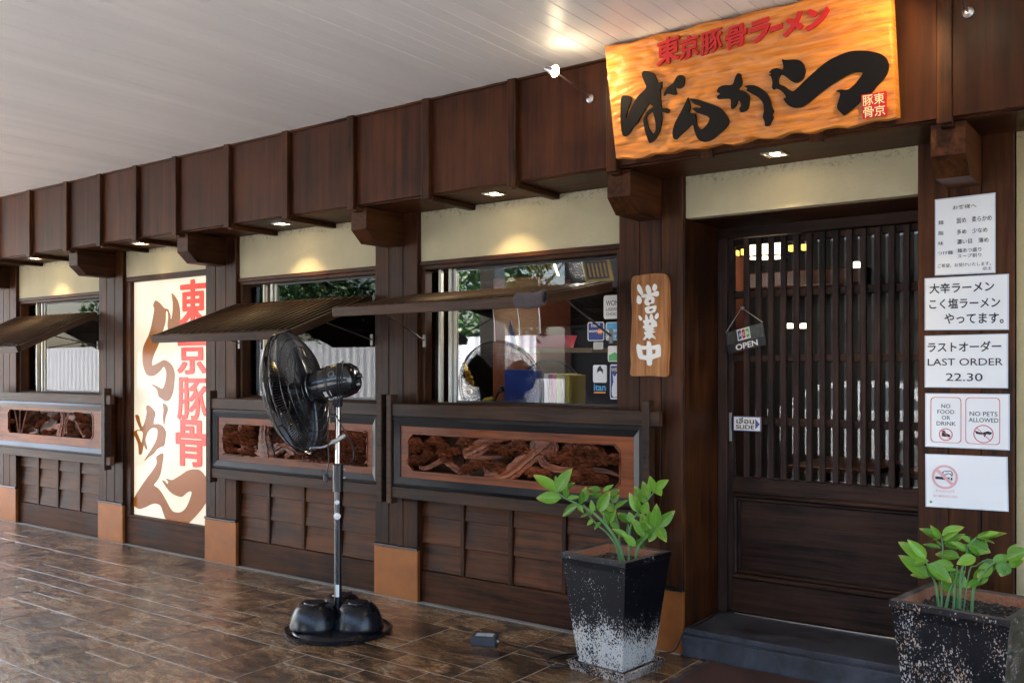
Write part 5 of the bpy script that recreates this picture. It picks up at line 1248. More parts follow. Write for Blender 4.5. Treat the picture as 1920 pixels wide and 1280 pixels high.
# cords: loops over the motor, tail hanging with a plug; clip on the chrome pole and the lower stay to the cage
for off in (-.012, .004, .018):
    pts = [Vector((0, 0, 1.432))+nz*(-.02+off)+side*(.106*math.sin(t))+Vector((0, 0, .107*math.cos(t))) - nz*(.035*math.sin(t)) for t in [i*.36 for i in range(9)]]
    mm = MB(); mm.tube(pts, .0032, 6); mm.build('cord_loop', M['rubber'], fan, True)
def cord(pts, r=.0034): mm = MB(); mm.tube(smooth_path(pts, 6), r, 7); return mm.build('power_cord', M['rubber'], fan, True)
P2 = lambda r_, v_, z: rt*r_+vd*v_+Vector((0, 0, z))
cord([P2(.06, .05, 1.36), P2(.02, .06, 1.33), P2(-.01, .05, 1.27), P2(.03, .045, 1.18), P2(.085, .04, 1.08), P2(.095, .035, 1.0), P2(.065, .03, .955)])
cord([P2(-.01, .05, 1.34), P2(-.045, .04, 1.22), P2(-.05, .04, 1.08), P2(-.045, .04, .98), P2(-.058, .045, .905)])
mm = MB(); mm.box(-.013, .013, -.010, .010, .862, .905, .004, Matrix.Translation(P2(-.06, .045, 0)) @ Mb)
mm.box(-.009, -.005, -.001, .001, .842, .863, 0, Matrix.Translation(P2(-.06, .045, 0)) @ Mb); mm.box(.005, .009, -.001, .001, .842, .863, 0, Matrix.Translation(P2(-.06, .045, 0)) @ Mb)
mm.build('plug', M['black'], fan)
mm = MB(); mm.tube([P2(-.032, .014, 1.085), P2(.0, .032, 1.098), P2(.042, .012, 1.125)], .013, 10); mm.build('pole_clip', M['alum'], fan, True)
low = cage_c+Rh.to_3x3() @ Vector((0, -RC, 0))
mm = MB(); mm.tube(smooth_path([P2(-.015, .02, 1.09), P2(-.08, .03, 1.058), P2(-.15, .02, 1.052), low+Vector((0, 0, -.012)), low+Vector((-.10, -.04, .03))], 5), .0065, 8); mm.build('cage_stay', M['metal'], fan, True)
for k in range(8):
    a = 2*math.pi*(k+.3)/8; p = Mh @ Vector((RC*math.cos(a), RC*math.sin(a), 0)); q = Rh.to_3x3() @ Vector((0, 0, .022))
    mm = MB(); mm.tube([p-q, p+q], .006, 6); mm.build('rim_clip', M['black'], fan)

# ================================================================== POTS, PLANTS
def square_pot(name, c, side, base, h, rot, z0, label, mat, soil_drop=.05):
    e = empty(name, (c[0], c[1], z0), rot, label, 'pot', 'black square flower pots')
    t = side/2; b_ = base/2; w = .024
    def sq(r, z): return [(-r, -r, z), (r, -r, z), (r, r, z), (-r, r, z)]
    rows = [sq(b_, 0), sq(b_*.99, .004)]
    for k in range(1, 9): f = k/9; rows.append(sq(b_+(t-.004-b_)*f**.92, h*f))
    rows += [sq(t-.003, h-.03), sq(t, h-.026), sq(t, h-.002)]
    vs = [v for r_ in rows for v in r_]; fs = [(3, 2, 1, 0)]
    for i in range(len(rows)-1):
        for k in range(4): k2 = (k+1) % 4; fs.append((i*4+k, i*4+k2, (i+1)*4+k2, (i+1)*4+k))
    mm = MB(); mm.add(vs, fs); mm.build('body', mat, e)
    mm = MB(); vs = sq(t, h-.002)+sq(t-.003, h)+sq(t-w, h)+sq(t-w-.004, h-.006); fs = []
    for i in range(3):
        for k in range(4): k2 = (k+1) % 4; fs.append((i*4+k, i*4+k2, (i+1)*4+k2, (i+1)*4+k))
    mm.add(vs, fs); mm.build('rim', M['pot_rim'], e)
    mm = MB(); vs = sq(t-w-.004, h-.006)+sq(t-w-.018, h-soil_drop-.02); fs = [(k, (k+1) % 4, 4+(k+1) % 4, 4+k) for k in range(4)]
    mm.add(vs, fs); mm.build('inner_wall', M['terracotta'], e)
    n = 30; r = t-w-.012; vs = []; fs = []
    for j in range(n+1):
        for i in range(n+1):
            x, y = -r+2*r*i/n, -r+2*r*j/n; vs.append((x, y, h-soil_drop+.010*mnoise.noise(Vector((x*26, y*26, 1)))+.008*mnoise.noise(Vector((x*70, y*70, 5)))))
    for j in range(n):
        for i in range(n): a = j*(n+1)+i; fs.append((a, a+1, a+n+2, a+n+1))
    mm = MB(); mm.add(vs, fs); o = mm.build('soil', M['soil'], e); 
    mm = MB(); rs2 = random.Random(4)
    for k in range(260):
        x, y = rs2.uniform(-r, r)*.95, rs2.uniform(-r, r)*.95; s = rs2.uniform(.002, .0055); z = h-soil_drop+.004
        Mx = Matrix.Translation((x, y, z)) @ Matrix.Rotation(rs2.uniform(0, 3), 4, 'Z') @ Matrix.Rotation(rs2.uniform(0, 3), 4, 'X')
        mm.box(-s, s, -s*.7, s*.7, -s*.5, s*.5, s*.25, Mx)
    mm.m = [i for i in mm.m]
    o = mm.build('soil_crumbs', M['grout'] if 0 else M['soilbit'], e); tag(o, kind='stuff')
    return e
M['soilbit'] = plain('soil_crumb', (.12, .10, .08), .9, var=.7, bscale=30)
PC = (-2.355, -.415); 
potA = square_pot('square_flower_pot', PC, .395, .270, .545, R(-6), .045, 'tall tapered black pot with flaking white foot on a saucer, left of the door', M['pot_a'])
sa = empty('pot_saucer', (PC[0], PC[1], 0), R(-6), 'chipped square terracotta saucer painted black under the tall pot left of the door', 'saucer')
def sq(r, z): return [(-r, -r, z), (r, -r, z), (r, r, z), (-r, r, z)]
rows = [sq(.158, 0), sq(.180, .050), sq(.170, .052), sq(.152, .020)]; vs = [v for r_ in rows for v in r_]; fs = [(3, 2, 1, 0), (12, 13, 14, 15)]
for i in range(3):
    for k in range(4): k2 = (k+1) % 4; fs.append((i*4+k, i*4+k2, (i+1)*4+k2, (i+1)*4+k))
mm = MB(); mm.add(vs, fs)
M['saucer'] = mk_pot('chipped_black_paint', .0, .3, .20, .20, 1)
mm.build('tray', M['saucer'], sa); 
mm = MB()
for a, b_ in ((-1, -1), (1, -1), (-1, 1), (1, 1)): mm.box(a*.08-.03, a*.08+.03, b_*.08-.03, b_*.08+.03, .021, .0445, .004)
mm.build('spacer', M['terracotta'], sa)
PD = (-.745, -.415)
potB = square_pot('square_flower_pot', PD, .445, .315, .585, R(-8), .0, 'wide black square pot speckled with orange and white chips, right of the door', M['pot_b'], .045)

# a leaflet, one unit long, shared by every leaf
def leaf_mesh():
    vs = []; fs = []; n = 8
    for i in range(n+1):
        t = i/n; w = .5*(math.sin(math.pi*min(1, t**.80))**.78) if 0 < t < 1 else .012
        w *= (1-.10*t)*1.12; dz = -.10*t*t
        for s in (-1, -.5, 0, .5, 1): vs.append((t, s*w, dz+.075*abs(s)**1.5*(w*2)-.02*(1-abs(s))))
    for i in range(n):
        for k in range(4): a = i*5+k; fs.append((a, a+1, a+6, a+5))
    me = bpy.data.meshes.new('leaf'); me.from_pydata(vs, [], fs); me.materials.append(M['leaf']); me.polygons.foreach_set('use_smooth', [True]*len(fs)); return me
LEAF = leaf_mesh()
def add_leaf(parent, a, b_, width, tilt, rnd):
    """a leaf from a to b_; its face turned roughly towards the viewer with some roll"""
    d = b_-a; L = d.length*1.12; width *= .92; x = d.normalized(); v = (CAM-a).normalized()
    z = (v-x*v.dot(x)); z = (z.normalized()+Vector((0, 0, .55))+x.cross(z)*tilt); z = (z-x*z.dot(x)).normalized(); y = z.cross(x)
    Mx = Matrix((x, y, z)).transposed().to_4x4() @ Matrix.Diagonal((L, width, L*.9, 1))
    o = bpy.data.objects.new('leaf', LEAF); COL.objects.link(o); o.parent = parent
    o.matrix_local = Matrix.Translation(a-Vector(parent.location)) @ Mx
    return o
def zz_plant(name, c, z, label, ox, oy, sc, stems, leaves, Yb, px_m, seed):
    e = empty(name, (c[0], c[1], z), 0, label, 'potted plant', 'green plants growing in the black pots'); eo = Vector(e.location); rnd = random.Random(seed)
    sp = []
    for pts, r0, r1, dy in stems:
        P = []
        for i, (a, b_) in enumerate(pts):
            t = i/(len(pts)-1); P.append(atY(ox+a/sc, oy+b_/sc, Yb+dy*t)-eo)
        P[0].z = min(P[0].z, .0)
        Q = smooth_path(P, 5); n = len(Q)
        mm = MB(); mm.tube(Q, [r0+(r1-r0)*i/(n-1) for i in range(n)], 8); mm.build('stem', M['stem'], e, True); sp.append([(q+eo) for q in Q])
    for (a, b_, w) in leaves:
        A0 = atY(ox+a[0]/sc, oy+a[1]/sc, Yb)
        # root the leaf on whichever stem passes nearest in space
        best = min((abs((atY(ox+a[0]/sc, oy+a[1]/sc, q.y)-q).length) for s in sp for q in s)); Y = next(q.y for s in sp for q in s if abs((atY(ox+a[0]/sc, oy+a[1]/sc, q.y)-q).length) <= best+1e-6)
        A = atY(ox+a[0]/sc, oy+a[1]/sc, Y); B = atY(ox+b_[0]/sc, oy+b_[1]/sc, Y+rnd.uniform(-.045, .03))
        add_leaf(e, A, B, w*px_m, rnd.uniform(-.35, .35), rnd)
        if rnd.random() < .45:
            s_ = rnd.uniform(.45, .8); d_ = (B-A)*s_; d_ = Matrix.Rotation(rnd.uniform(-.9, .9), 3, 'Y') @ d_; d_.y += rnd.uniform(.0, .05)
            add_leaf(e, A+Vector((rnd.uniform(-.01, .01), rnd.uniform(.005, .03), rnd.uniform(-.015, .005))), A+d_, w*px_m*s_*.9, rnd.uniform(-.6, .6), rnd)
    return e
k1 = 1/6.4*4.5/1748*1.45
stems = [([(1150,1130),(1080,950),(960,760),(780,580),(600,480),(450,405),(345,330)], .0095, .0035, -.10), ([(1110,1120),(1050,960),(950,820),(850,740),(740,620),(670,480)], .007, .003, .04), ([(1105,1000),(1090,780),(1060,640),(1030,500),(975,370)], .006, .003, .06), ([(1210,1080),(1215,900),(1235,740),(1290,620),(1400,470),(1535,305)], .006, .003, .0), ([(1280,1080),(1330,980),(1440,860),(1545,760)], .007, .0035, -.04)]
leaves = [((345,330),(90,125),115),((350,325),(495,80),125),((400,400),(122,400),115),((455,400),(462,268),58),((470,410),(600,390),46),((600,490),(413,605),90),((660,450),(695,285),85),((630,480),(655,320),58),((600,500),(655,565),40),((870,310),(735,285),62),((900,330),(1008,250),46),((900,390),(735,355),66),((850,560),(960,352),105),((780,570),(760,440),50),((975,360),(1088,310),56),((1010,450),(1080,375),64),((1040,530),(1170,438),52),((750,590),(628,625),36),((780,660),(718,722),42),((870,690),(805,765),38),((980,700),(1040,560),56),((1065,760),(990,690),60),((1060,690),(880,560),75),((1030,560),(900,450),75),((960,740),(905,600),40),
          ((1330,570),(1228,368),85),((1400,470),(1295,272),85),((1440,410),(1385,218),80),((1500,330),(1470,165),80),((1540,290),(1658,200),78),((1540,300),(1592,360),70),((1375,595),(1430,470),80),((1230,705),(1083,580),80),((1250,690),(1215,585),70),((1290,980),(1150,840),75),((1200,880),(1030,775),62),((1395,865),(1270,668),88),((1430,800),(1368,598),82),((1490,790),(1448,570),72),((1530,750),(1542,512),95),((1570,745),(1736,578),90),((1550,750),(1645,902),90),((1545,770),(1448,915),85),((1470,800),(1340,925),75),((1380,900),(1295,980),60),((1300,600),(1340,600),50)]
zz_plant('leafy_plant', PC, .540, 'bright green plant with long arching stems in the tall pot left of the door', 990, 870, 6.4, stems, leaves, -.42, k1, 2)
k2 = 1/6.4*3.75/1748*1.4
stems = [([(640,1080),(605,880),(560,760),(490,590)], .006, .003, -.04), ([(670,1080),(680,900),(690,700),(690,420),(672,270)], .005, .0028, .05), ([(725,1100),(770,950),(850,780),(860,640)], .0065, .003, .02), ([(820,1110),(830,960),(840,850)], .006, .004, 0), ([(890,1120),(900,900),(905,740),(960,560),(1000,400),(1090,300)], .0065, .003, .03), ([(1035,1045),(1060,930),(1110,830),(1250,650),(1330,590)], .0065, .003, -.03), ([(940,780),(1010,700),(1090,640),(1210,570),(1350,580),(1480,620)], .003, .002, -.02), ([(860,1090),(875,960),(940,770),(970,600)], .0035, .002, .02)]
leaves = [((490,570),(195,368),125),((490,545),(300,350),95),((505,770),(205,528),140),((505,620),(778,812),145),((640,830),(822,942),105),((780,740),(992,882),140),((660,310),(438,195),85),((680,270),(905,180),100),((690,330),(840,248),60),((700,380),(935,268),72),((665,430),(472,380),48),((965,455),(825,360),66),((1065,490),(945,390),70),((985,380),(1240,462),140),((1020,340),(930,300),60),((1090,300),(1400,250),66),((1160,290),(1330,240),60),((1060,490),(1205,468),56),((890,540),(622,490),110),((820,640),(585,615),95),((860,690),(740,700),40),((1085,540),(880,605),105),((1160,640),(1320,650),125),((1290,640),(1110,760),120),((1460,560),(1680,455),125),((1480,640),(1640,575),78),((1440,610),(1395,752),120),((1230,690),(1070,855),120),((1120,820),(1005,885),75),((1290,600),(1475,525),88),((660,320),(560,175),60)]
zz_plant('leafy_plant', PD, .540, 'bushy green plant with broad leaves in the speckled pot right of the door', 1660, 960, 6.4, stems, leaves, -.43, k2, 9)

# ================================================================== SMALL THINGS ON THE FLOOR
ad = empty('power_adapter', (-3.145, -.475, 0), R(24), 'small black power box with pale label on the tiles left of the pot', 'adapter')
mm = MB(); mm.box(-.070, .070, -.048, .048, 0, .050, .005); mm.box(-.066, .066, -.044, .044, .050, .053, .002); mm.build('case', M['adapter'], ad)
mm = MB(); mm.box(-.048, .002, -.028, .028, .0532, .0540, 0); mm.box(.004, .050, -.028, .028, .0532, .0540, 0); mm.build('label', M['grey_ink'], ad)
mm = MB(); mm.tube([(.062, 0, .022), (.072, 0, .022), (.078, 0, .022)], [.010, .010, .006], 10); mm.build('gland', M['metal'], ad)
def floorcable(name, pts, label, r=.0045):
    mm = MB(); P = [G if isinstance(G, Vector) else Vector(G) for G in pts]; mm.tube(smooth_path(P, 7), r, 7)
    o = mm.build(name, M['rubber'], None, True); return tag(o, label, 'cable')
g0 = lambda x, y, z=.006: atZ(x, y, z)
floorcable('cable', [g0(941, 1202, .022), g0(955, 1207), g0(1000, 1218), g0(1060, 1226), g0(1090, 1222), g0(1140, 1212)], 'black cable running from the small power box to the tall pot')
floorcable('cable', [g0(1110, 1228), g0(1070, 1225, .012), g0(1030, 1234, .008), g0(1030, 1246), g0(1058, 1248), g0(1090, 1238), g0(1110, 1231)], 'loop of black cable lying on the tiles beside the saucer', .005)
a = Vector((-2.196, -.02, .0)); 
floorcable('cable', [Vector((-2.30, -.06, .006)), Vector((-2.23, -.035, .02)), Vector((-2.19, -.03, .09)), Vector((-2.165, -.01, .147)), Vector((-2.15, .12, .147)), Vector((-2.165, .40, .147))], 'black cable climbing over the left end of the stone doorstep')
p = [atZ(1262, 1290, .003), atZ(1333, 1233, .003)]
mat = empty('door_mat', (-1.45, -.42, .0), label='flat red brown floor mat with dark edge in front of the doorstep', cat='mat'); mo = Vector(mat.location)
bx('border', M['step'], mat, -2.045-mo.x, -1.02-mo.x, -.80-mo.y, -.028-mo.y, .0015, .006, .002)
bx('field', M['mat'], mat, -2.015-mo.x, -1.03-mo.x, -.785-mo.y, -.045-mo.y, .0065, .009, .001)

# ================================================================== THINGS BEHIND THE GLASS
def inner(name, pts, Y, mat, label, cat, t=.02):
    """a flat-fronted thing standing behind the glass"""
    P = [atY(x, y, Y) for x, y in pts]; c = Vector((sum(p.x for p in P)/len(P), Y, min(p.z for p in P)))
    mm = MB(); mm.poly([[(p.x, p.z) for p in P]], lambda u, v, d: Vector((u, Y-d, v))-c, 0, -t)
    return tag(mm.build(name, mat, None, loc=c), label, cat)
inner('picture_frame', [(842,590),(848,590),(866,757),(861,757)], .22, M['plate_wood'], 'narrow wooden picture frame leaning inside the left end of the right window', 'picture frame')
o = inner('blue_folder', [(946,692),(1009,694),(1009,754),(946,752)], .30, M['blue'], 'blue folder standing on the counter behind the right window', 'folder', .05)
o = inner('blue_pennant', [(957,600),(948,646),(971,648)], .42, M['blue'], 'small blue triangular pennant hanging inside the right window', 'pennant', .004)
for k, (mt, nm) in enumerate((('white', 'clear white magazine at the left end of the row'), ('magenta', 'magenta magazine in the row behind the right window'), ('pink', 'pink magazine in the row behind the right window'), ('lime', 'yellow green magazine in the row behind the right window'), ('tan', 'tan magazine in the row behind the right window'), ('yellow', 'brown yellow magazine at the right end of the row'))):
    x = 1020+k*8; a = atY(x, 757, .26); b_ = atY(x+7, 700, .26)
    o = bx('magazine', M[mt], None, a.x, b_.x, .26, .45, 1.2855, b_.z-.004*(k % 3), .002); tag(o, nm, 'magazine', 'magazines standing on the window counter')
wc = atY(1030, 757, .55); e = empty('cage_mesh', (wc.x, .55, 1.2855), label='round black mesh standing in for a fan cage behind the blue folder and magazines', cat='tray')
mm = MB();  # round mesh added in place of the fan cage shape in the glass
for rr_ in [.04+.013*k for k in range(18)]:
    n = 40; pts = [(rr_*math.cos(math.pi*i/n), .004*math.sin(i*2.6+rr_*90), rr_*math.sin(math.pi*i/n)) for i in range(n+1)]; mm.tube(pts, .0035, 4, False)
for k in range(1, 32): a = math.pi*k/32; mm.tube([(.03*math.cos(a), .004, .03*math.sin(a)), (.27*math.cos(a), .004, .27*math.sin(a))], .003, 4, False)
mm.build('weave', M['net'], e)
mm = MB(); mm.tube([(.278*math.cos(math.pi*i/40), 0, .278*math.sin(math.pi*i/40)) for i in range(41)], .010, 8); mm.build('rim', M['black'], e)
tag(inner('plastic_basket', [(973,628),(1063,628),(1056,652),(980,652)], .62, M['pink'], 'pink plastic basket on the shelf behind the right window', 'basket', .12))
tag(inner('shelf', [(960,652),(1110,652),(1110,660),(960,660)], .60, M['tan'], 'thin shelf inside the right window under the pink basket', 'shelf', .2))
yb = atY(916, 745, .24)
mm = MB()
for k in range(9):
    mm.lathe([(.002, -.014), (.012, -.008), (.014, .0), (.010, .009), (.002, .013)], Matrix.Translation((random.uniform(-.035, .035), random.uniform(-.01, .02), .012+random.uniform(0, .022))), 10)
o = mm.build('yellow_sponge', M['yellow'], None, True, (yb.x, .24, 1.287)); tag(o, 'lumpy yellow sponge on the counter at the left of the blue folder', 'sponge')
gb = atY(868, 700, .30); mm = MB(); rg = random.Random(2)
for k in range(46):
    t = k/46; mm.lathe([(.002, -.016), (.014, -.008), (.016, .0), (.012, .010), (.002, .015)], Matrix.Translation((rg.uniform(-.03, .03)+.05*math.sin(t*5), rg.uniform(-.02, .02), .02+.34*t)) @ Matrix.Rotation(rg.uniform(0, 3), 4, 'X'), 8)
o = mm.build('gold_ornament', M['gold'], None, True, (gb.x-.03, .33, 1.30)); tag(o, 'gilded carved ornament hanging inside the left of the right window', 'ornament')
mm = MB(); q = atY(935, 748, .3); 
mm.tube([(-.06, 0, .0), (-.03, 0, .06), (.0, 0, .075), (.04, 0, .07), (.07, 0, .03), (.10, 0, .0)], .006, 6); mm.lathe([(.02, .07), (.022, .08), (.014, .105), (.002, .108)], Matrix(), 14)
o = mm.build('desk_lamp', M['black'], None, True, (q.x, .33, 1.287)); tag(o, 'small black clip lamp lying by the yellow sponge', 'lamp')
def framed(pts, Y, label, tilt=.0):
    P = [atY(x, y, Y) for x, y in pts]; c = sum(P, Vector())/4; e = empty('framed_charm', c, label=label, cat='picture frame')
    f = lambda u, v, d: (P[0]*(1-u)*(1-v)+P[1]*u*(1-v)+P[2]*u*v+P[3]*(1-u)*v)+Vector((0, -d, 0))-c
    mm = MB(); mm.poly([[(0, 0), (1, 0), (1, 1), (0, 1)], [(.08, .10), (.08, .90), (.92, .90), (.92, .10)]], f, .012, -.01); mm.build('frame', M['gold'], e)
    mm = MB(); mm.poly([[(.08, .10), (.92, .10), (.92, .90), (.08, .90)]], f, .0, -.008); mm.build('picture', M['inner_red'], e)
    mm = MB()
    for k in range(5): mm.poly([[(.16+k*.15, .2), (.22+k*.15, .2), (.22+k*.15, .8), (.16+k*.15, .8)]], f, .004, .0005)
    mm.build('gold_characters', M['yellow'], e)
framed([(996,520),(1047,517),(1037,488),(978,494)], .9, 'gold framed red charm near the ceiling seen through the top of the right window')
framed([(1100,529),(1150,526),(1142,484),(1092,486)], .9, 'second gold framed charm near the ceiling at the right top of the right window')
# white table cards in the other windows
a = atY(664, 748, .22); b_ = atY(681, 720, .22)
tag(bx('table_card', M['white'], None, a.x, b_.x, .22, .26, 1.2855, b_.z, .001), 'white folded card standing on the counter behind the fan motor', 'card')
a = atY(152, 735, .22); b_ = atY(171, 696, .22)
e = empty('menu_card', ((a.x+b_.x)/2, .22, 1.2855), label='white menu card with red writing and dark discs standing in the far left window', cat='card'); c = Vector(e.location)
bx('card', M['white'], e, a.x-c.x, b_.x-c.x, 0, .02, 0, b_.z-1.2855, .001)
f = lambda u, v, d: Vector((a.x+(b_.x-a.x)*u, .2199-d, 1.2855+(b_.z-1.2855)*v))-c
mm = MB(); mm.poly([circ(.35, .5, .20, .55)], f, .001, 0); mm.poly([circ(.62, .28, .22, .55)], f, .0014, 0); mm.build('dark_discs', M['ink'], e)
mm = MB(); glyphs(mm, 'ラ', .035, f, .2, .7, .5, .92, .001); mm.build('red_writing', M['red_ink'], e)
a = atY(136, 735, .25); b_ = atY(146, 716, .25); tag(bx('condiment_box', M['red_ink'], None, a.x, b_.x, .25, .30, 1.2855, b_.z, .001), 'small red box left of the menu card in the far left window', 'box')
# lantern, shades and lamps inside
def lamp_in(name, loc, r, h, mat, label, en=0, col=(1, .75, .45)):
    e = empty(name, loc, label=label, cat='lamp')
    mm = MB(); mm.lathe([(r*.96, 0), (r, .01), (r, h-.01), (r*.96, h)], Matrix(), 28); mm.build('shade', mat, e, True)
    mm = MB(); mm.ring(r*1.01, .006, Matrix.Translation((0, 0, .0)), 28, 5); mm.ring(r*1.01, .006, Matrix.Translation((0, 0, h)), 28, 5); mm.tube([(0, 0, h), (0, 0, 2.9-loc[2])], .004, 5); mm.build('fitting', M['black'], e)
    if en:
        l = bpy.data.lights.new('lamp_glow', 'POINT'); l.energy = en; l.color = col; l.shadow_soft_size = r
        lo = bpy.data.objects.new('lamp_glow', l); COL.objects.link(lo); lo.parent = e; lo.location = (0, 0, -.12)
    return e
q = atY(1437, 483, 1.6); lamp_in('paper_lantern', (q.x, 1.6, q.z-.0), .135, .175, M['lantern'], 'round white paper lantern hanging inside behind the door bars', .35)
q = atY(1390, 515, 3.2); 
for k, (x, y, Y) in enumerate(((1376, 475, 3.0), (1395, 472, 3.0), (1484, 465, 3.0), (1508, 463, 3.0))):
    a = atY(x-6, y+6, Y); b_ = atY(x+6, y-6, Y)
    o = bx('amber_wall_light', M['amber'], None, a.x, b_.x, Y, Y+.05, a.z, b_.z, .002); tag(o, ['small amber pane nearest the left edge of the door', 'small amber pane just left of the paper lantern', 'small amber pane just right of the paper lantern', 'small amber pane second to the right of the lantern'][k], 'lamp', 'amber panes behind the door')
a = atY(1335, 545, 3.2); b_ = atY(1620, 498, 3.2)
tag(bx('ceiling_beam', M['inner_red'], None, a.x, b_.x, 3.2, 3.5, a.z, b_.z, .01), 'wide reddish beam across the dining room seen through the door', 'beam')
for k, (x, y, Y) in enumerate(((1391, 515, 2.4), (1480, 615, 3.2), (1508, 615, 3.2), (1606, 501, 2.6))):
    q = atY(x, y, Y); mm = MB(); mm.lathe([(.05, 0), (.055, .01), (.05, .03), (.02, .04)], Matrix(), 18)
    o = mm.build('round_ceiling_light', M['lantern'], None, True, q); tag(o, ['small round light below the leftmost amber pane behind the door', 'small round light level with the OPEN sign, left one of a pair', 'small round light level with the OPEN sign, right one of a pair', 'small round light high behind the middle door bars'][k], 'lamp', 'round lights in the dining room')
for k, (x0_, x1_, y_) in enumerate(((512, 548, 526), (560, 612, 522), (646, 702, 520), (112, 140, 572))):
    a = atY(x0_, y_+5, 1.5); b_ = atY(x1_, y_-4, 1.5)
    e = empty('amber_transom', ((a.x+b_.x)/2, 1.5, a.z), label=['narrow amber lit lattice at the top left of the middle window', 'amber lit lattice at the top centre of the middle window', 'long amber lit lattice at the top right of the middle window', 'amber lit lattice at the top of the far left window'][k], cat='lamp', group='amber lattices inside the windows')
    w = b_.x-a.x; h = b_.z-a.z; bx('pane', M['amber'], e, -w/2, w/2, 0, .02, 0, h, .001)
    for j in range(int(w/.03)+1): bx('slat', M['black'], e, -w/2+j*.03-.004, -w/2+j*.03+.004, -.012, -.001, -.005, h+.005, .001)
lamp_in('pendant_lamp', (-3.5, 1.1, 2.35), .10, .12, M['lantern'], 'small white pendant lamp added to light the things inside the right window', 7, (1, .9, .8))  # added lamp that brightens the things behind the right window
lamp_in('pendant_lamp', (-5.3, 1.2, 2.1), .09, .10, M['amber'], 'amber pendant lamp inside the middle window', 1.5)
lamp_in('pendant_lamp', (-8.9, .9, 1.85), .12, .16, M['amber'], 'amber pendant lamp inside the far left window', 1.5)
for k, (x0, x1, Y) in enumerate(((-3.2, -2.6, 1.4), (-5.0, -4.5, 2.0))):
    tag(bx('cupboard', M['inner_red'], None, x0, x1, Y, Y+.5, .14, 2.3, .01), ['brown cupboard inside the room behind the right window', 'brown cupboard inside the room behind the middle window'][k], 'cupboard')
for x in (-1.9, -1.2):
    t_ = empty('dining_table', (x, 1.9, .14), label='dark dining table inside the restaurant, %s of the two behind the door' % ('left' if x < -1.5 else 'right'), cat='table')
    bx('tabletop', M['inner_red'], t_, -.28, .28, -.4, .4, .70, .735, .004)
    for a in (-.24, .24):
        for b_ in (-.34, .34): bx('leg', M['black'], t_, a-.02, a+.02, b_-.02, b_+.02, 0, .70, .002)

# ================================================================== ACROSS THE CAR PARK (seen mirrored in the glass)
fe = empty('corrugated_fence', (-20.9, -11.6, -.16), label='long white corrugated sheet fence across the car park', cat='fence'); 
pm = MB(); n = 32
for i in range(n+1):
    x = -.5+i/n; y = .014*math.sin(i*math.pi/4); pm.v += [(x, y, 0), (x, y, 2.35)]; 
    pm.v += []
for i in range(n): pm.f.append((2*i, 2*i+2, 2*i+3, 2*i+1)); pm.m.append(0)
p0_ = pm.build('panel', M['steel_white'], fe); 
for k in range(22):
    if k: o = bpy.data.objects.new('panel', p0_.data); COL.objects.link(o); o.parent = fe
    else: o = p0_
    o.location = (-12+k, 0, .05)
for k in range(0, 23, 3): bx('post', M['metal'], fe, -12.5+k-.03, -12.5+k+.03, -.1, -.04, 0, 2.45, .003)
ob = empty('reflection_backdrop', (0, -13, -.16), label='low dark building added behind the parked car to darken the reflections in the glass', cat='building')
bx('wall', M['dark_wall'], ob, -11.6, 14, -3, 0, 0, 4.2, .02)  # unseen dark block added so the glass mirrors something dark
for k in range(13): bx('mullion', M['asphalt'], ob, -11.4+k*2-.05, -11.4+k*2+.05, .001, .08, 0, 2.59, .005)
for z in (2.6,): bx('floor_band', M['asphalt'], ob, -11.6, 14, .001, .10, z, z+.35, .01)
def tree(x, y, h, r, seed, label):
    rnd = random.Random(seed); e = empty('garden_tree', (x, y, -.16), label=label, cat='tree', group='trees beyond the fence')
    mm = MB(); mm.tube([(0, 0, 0), (.1, .05, h*.3), (0, 0, h*.62)], [.16, .12, .07], 9)
    for k in range(7):
        a = k*2.4; mm.tube([(0, 0, h*(.32+.04*k)), (math.cos(a)*r*.45, math.sin(a)*r*.45, h*(.5+.04*k)), (math.cos(a)*r*.75, math.sin(a)*r*.75, h*(.62+.04*k))], [.06, .04, .015], 6)
    mm.build('trunk', M['bark'], e, True)
    vs = []; fs = []
    cl = [(rnd.uniform(-r, r)*.75, rnd.uniform(-r, r)*.75, h*rnd.uniform(.42, .98), rnd.uniform(.35, .75)) for _ in range(22)]
    for _ in range(2600):
        cx, cy, cz, cr = rnd.choice(cl); d = Vector((rnd.gauss(0, 1), rnd.gauss(0, 1), rnd.gauss(0, .8))).normalized()*cr*rnd.uniform(.6, 1.05)
        p = Vector((cx, cy, cz))+d; u = Vector((rnd.uniform(-1, 1), rnd.uniform(-1, 1), rnd.uniform(-.6, .6))).normalized()*rnd.uniform(.07, .15); w = u.cross(d+Vector((.01, 0, .3))).normalized()*u.length*.4
        i = len(vs); vs += [p-u, p+w, p+u, p-w]; fs.append((i, i+1, i+2, i+3))
    mm = MB(); mm.add(vs, fs); mm.build('crown', M['tree_leaf'], e)
for k, (x, y, h, r) in enumerate(((-13.2, -13.2, 5.2, 1.7), (-16.0, -13.6, 4.4, 1.5), (-19.5, -13.2, 5.6, 1.9), (-22.5, -13.8, 5.0, 1.6), (-27, -14, 6, 2), (-31, -14.5, 5.4, 1.8))):
    tree(x, y, h, r, k, ['rounded tree behind the fence opposite the middle window', 'low tree behind the fence opposite the banner', 'tall broad tree behind the left part of the fence', 'medium tree between the two tallest trees behind the fence', 'largest tree at the far left behind the fence', 'small tree at the far end of the fence'][k])
car = empty('parked_car', (-4.6, -8.6-1.9, -.16), R(8), 'white hatchback car parked outside the canopy, mirrored in the door glass', 'car')
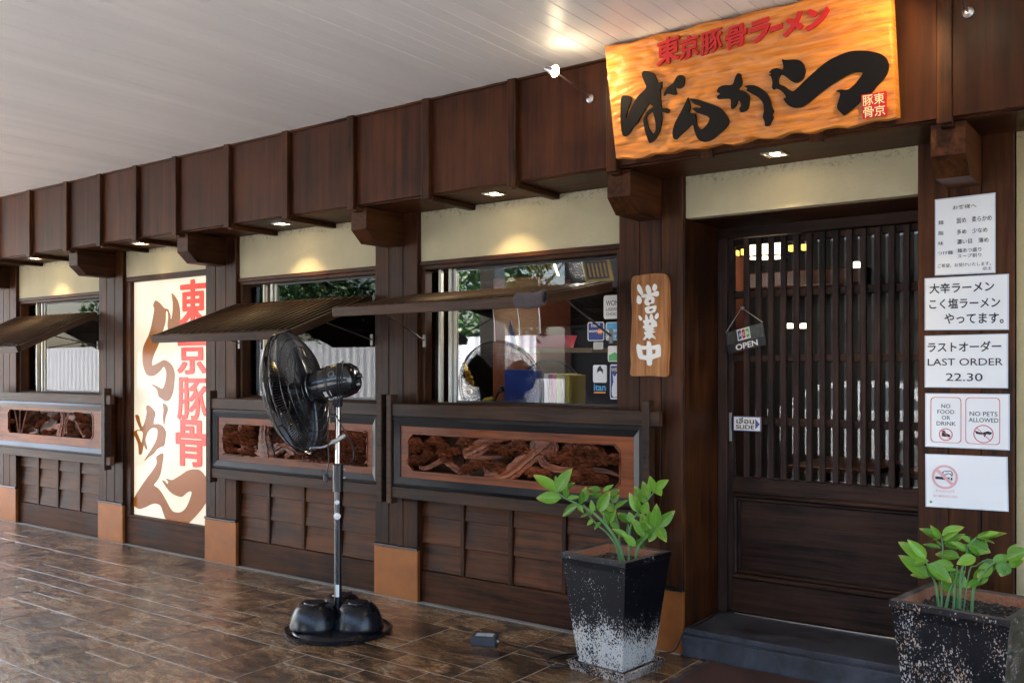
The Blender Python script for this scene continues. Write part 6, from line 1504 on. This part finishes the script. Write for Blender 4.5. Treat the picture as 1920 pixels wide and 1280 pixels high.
prof = [(-1.95, .35), (-1.98, .75), (-1.85, .95), (-1.05, 1.02), (-.35, 1.42), (1.05, 1.45), (1.75, 1.02), (1.95, .92), (1.97, .40), (1.7, .28), (-1.7, .28)]
mm = MB(); mm.poly([smooth_loop(prof, 3)], lambda u, v, d: Vector((u, d*(1-.18*max(0, v-.95)/.5), v)), -.82, .82); mm.build('body', M['carpaint'], car, True)
for s in (-1, 1):
    mm = MB(); mm.poly([[(-.85, 1.02), (-.28, 1.36), (.30, 1.38), (.30, 1.02)]], lambda u, v, d: Vector((u, d*(1-.18*max(0, v-.95)/.5), v)), s*.825, s*.80); mm.build('side_window', M['carglass'], car)
    mm = MB(); mm.poly([[(.38, 1.02), (.38, 1.38), (1.0, 1.38), (1.45, 1.05)]], lambda u, v, d: Vector((u, d*(1-.18*max(0, v-.95)/.5), v)), s*.825, s*.80); mm.build('side_window', M['carglass'], car)
    for x in (-1.25, 1.25):
        w = MB(); w.lathe([(.10, -.10), (.30, -.10), (.32, -.06), (.32, .06), (.30, .10), (.10, .10)], Matrix.Translation((x, s*.76, .32)) @ Matrix.Rotation(R(90), 4, 'X'), 28); o = w.build('wheel', M['rubber'], car, True)
        w = MB(); w.lathe([(.03, -.108), (.20, -.112), (.21, -.10), (.21, .10), (.20, .112), (.03, .108)], Matrix.Translation((x, s*.76, .32)) @ Matrix.Rotation(R(90), 4, 'X'), 18); w.build('hub_cap', M['metal'], car, True)
    mm = MB(); mm.box(1.86, 2.0, s*.78-.10, s*.78+.02, .72, .92, .02); mm.build('tail_light', M['taillight'], car)
    mm = MB(); mm.box(-1.99, -1.86, s*.66-.14, s*.66+.10, .66, .82, .02); mm.build('headlight', M['metal'], car)
mm = MB(); mm.poly([[(-.70, 0), (.70, 0), (.62, 1), (-.62, 1)]], lambda u, v, d: Vector((-1.02+.60*v-d, u, 1.03+.34*v+d)), .02, -.01); mm.build('windscreen', M['carglass'], car)
mm = MB(); mm.poly([[(-.66, 0), (.66, 0), (.60, 1), (-.60, 1)]], lambda u, v, d: Vector((1.68-.58*v+d, u, 1.08+.33*v+d)), .02, -.01); mm.build('rear_window', M['carglass'], car)
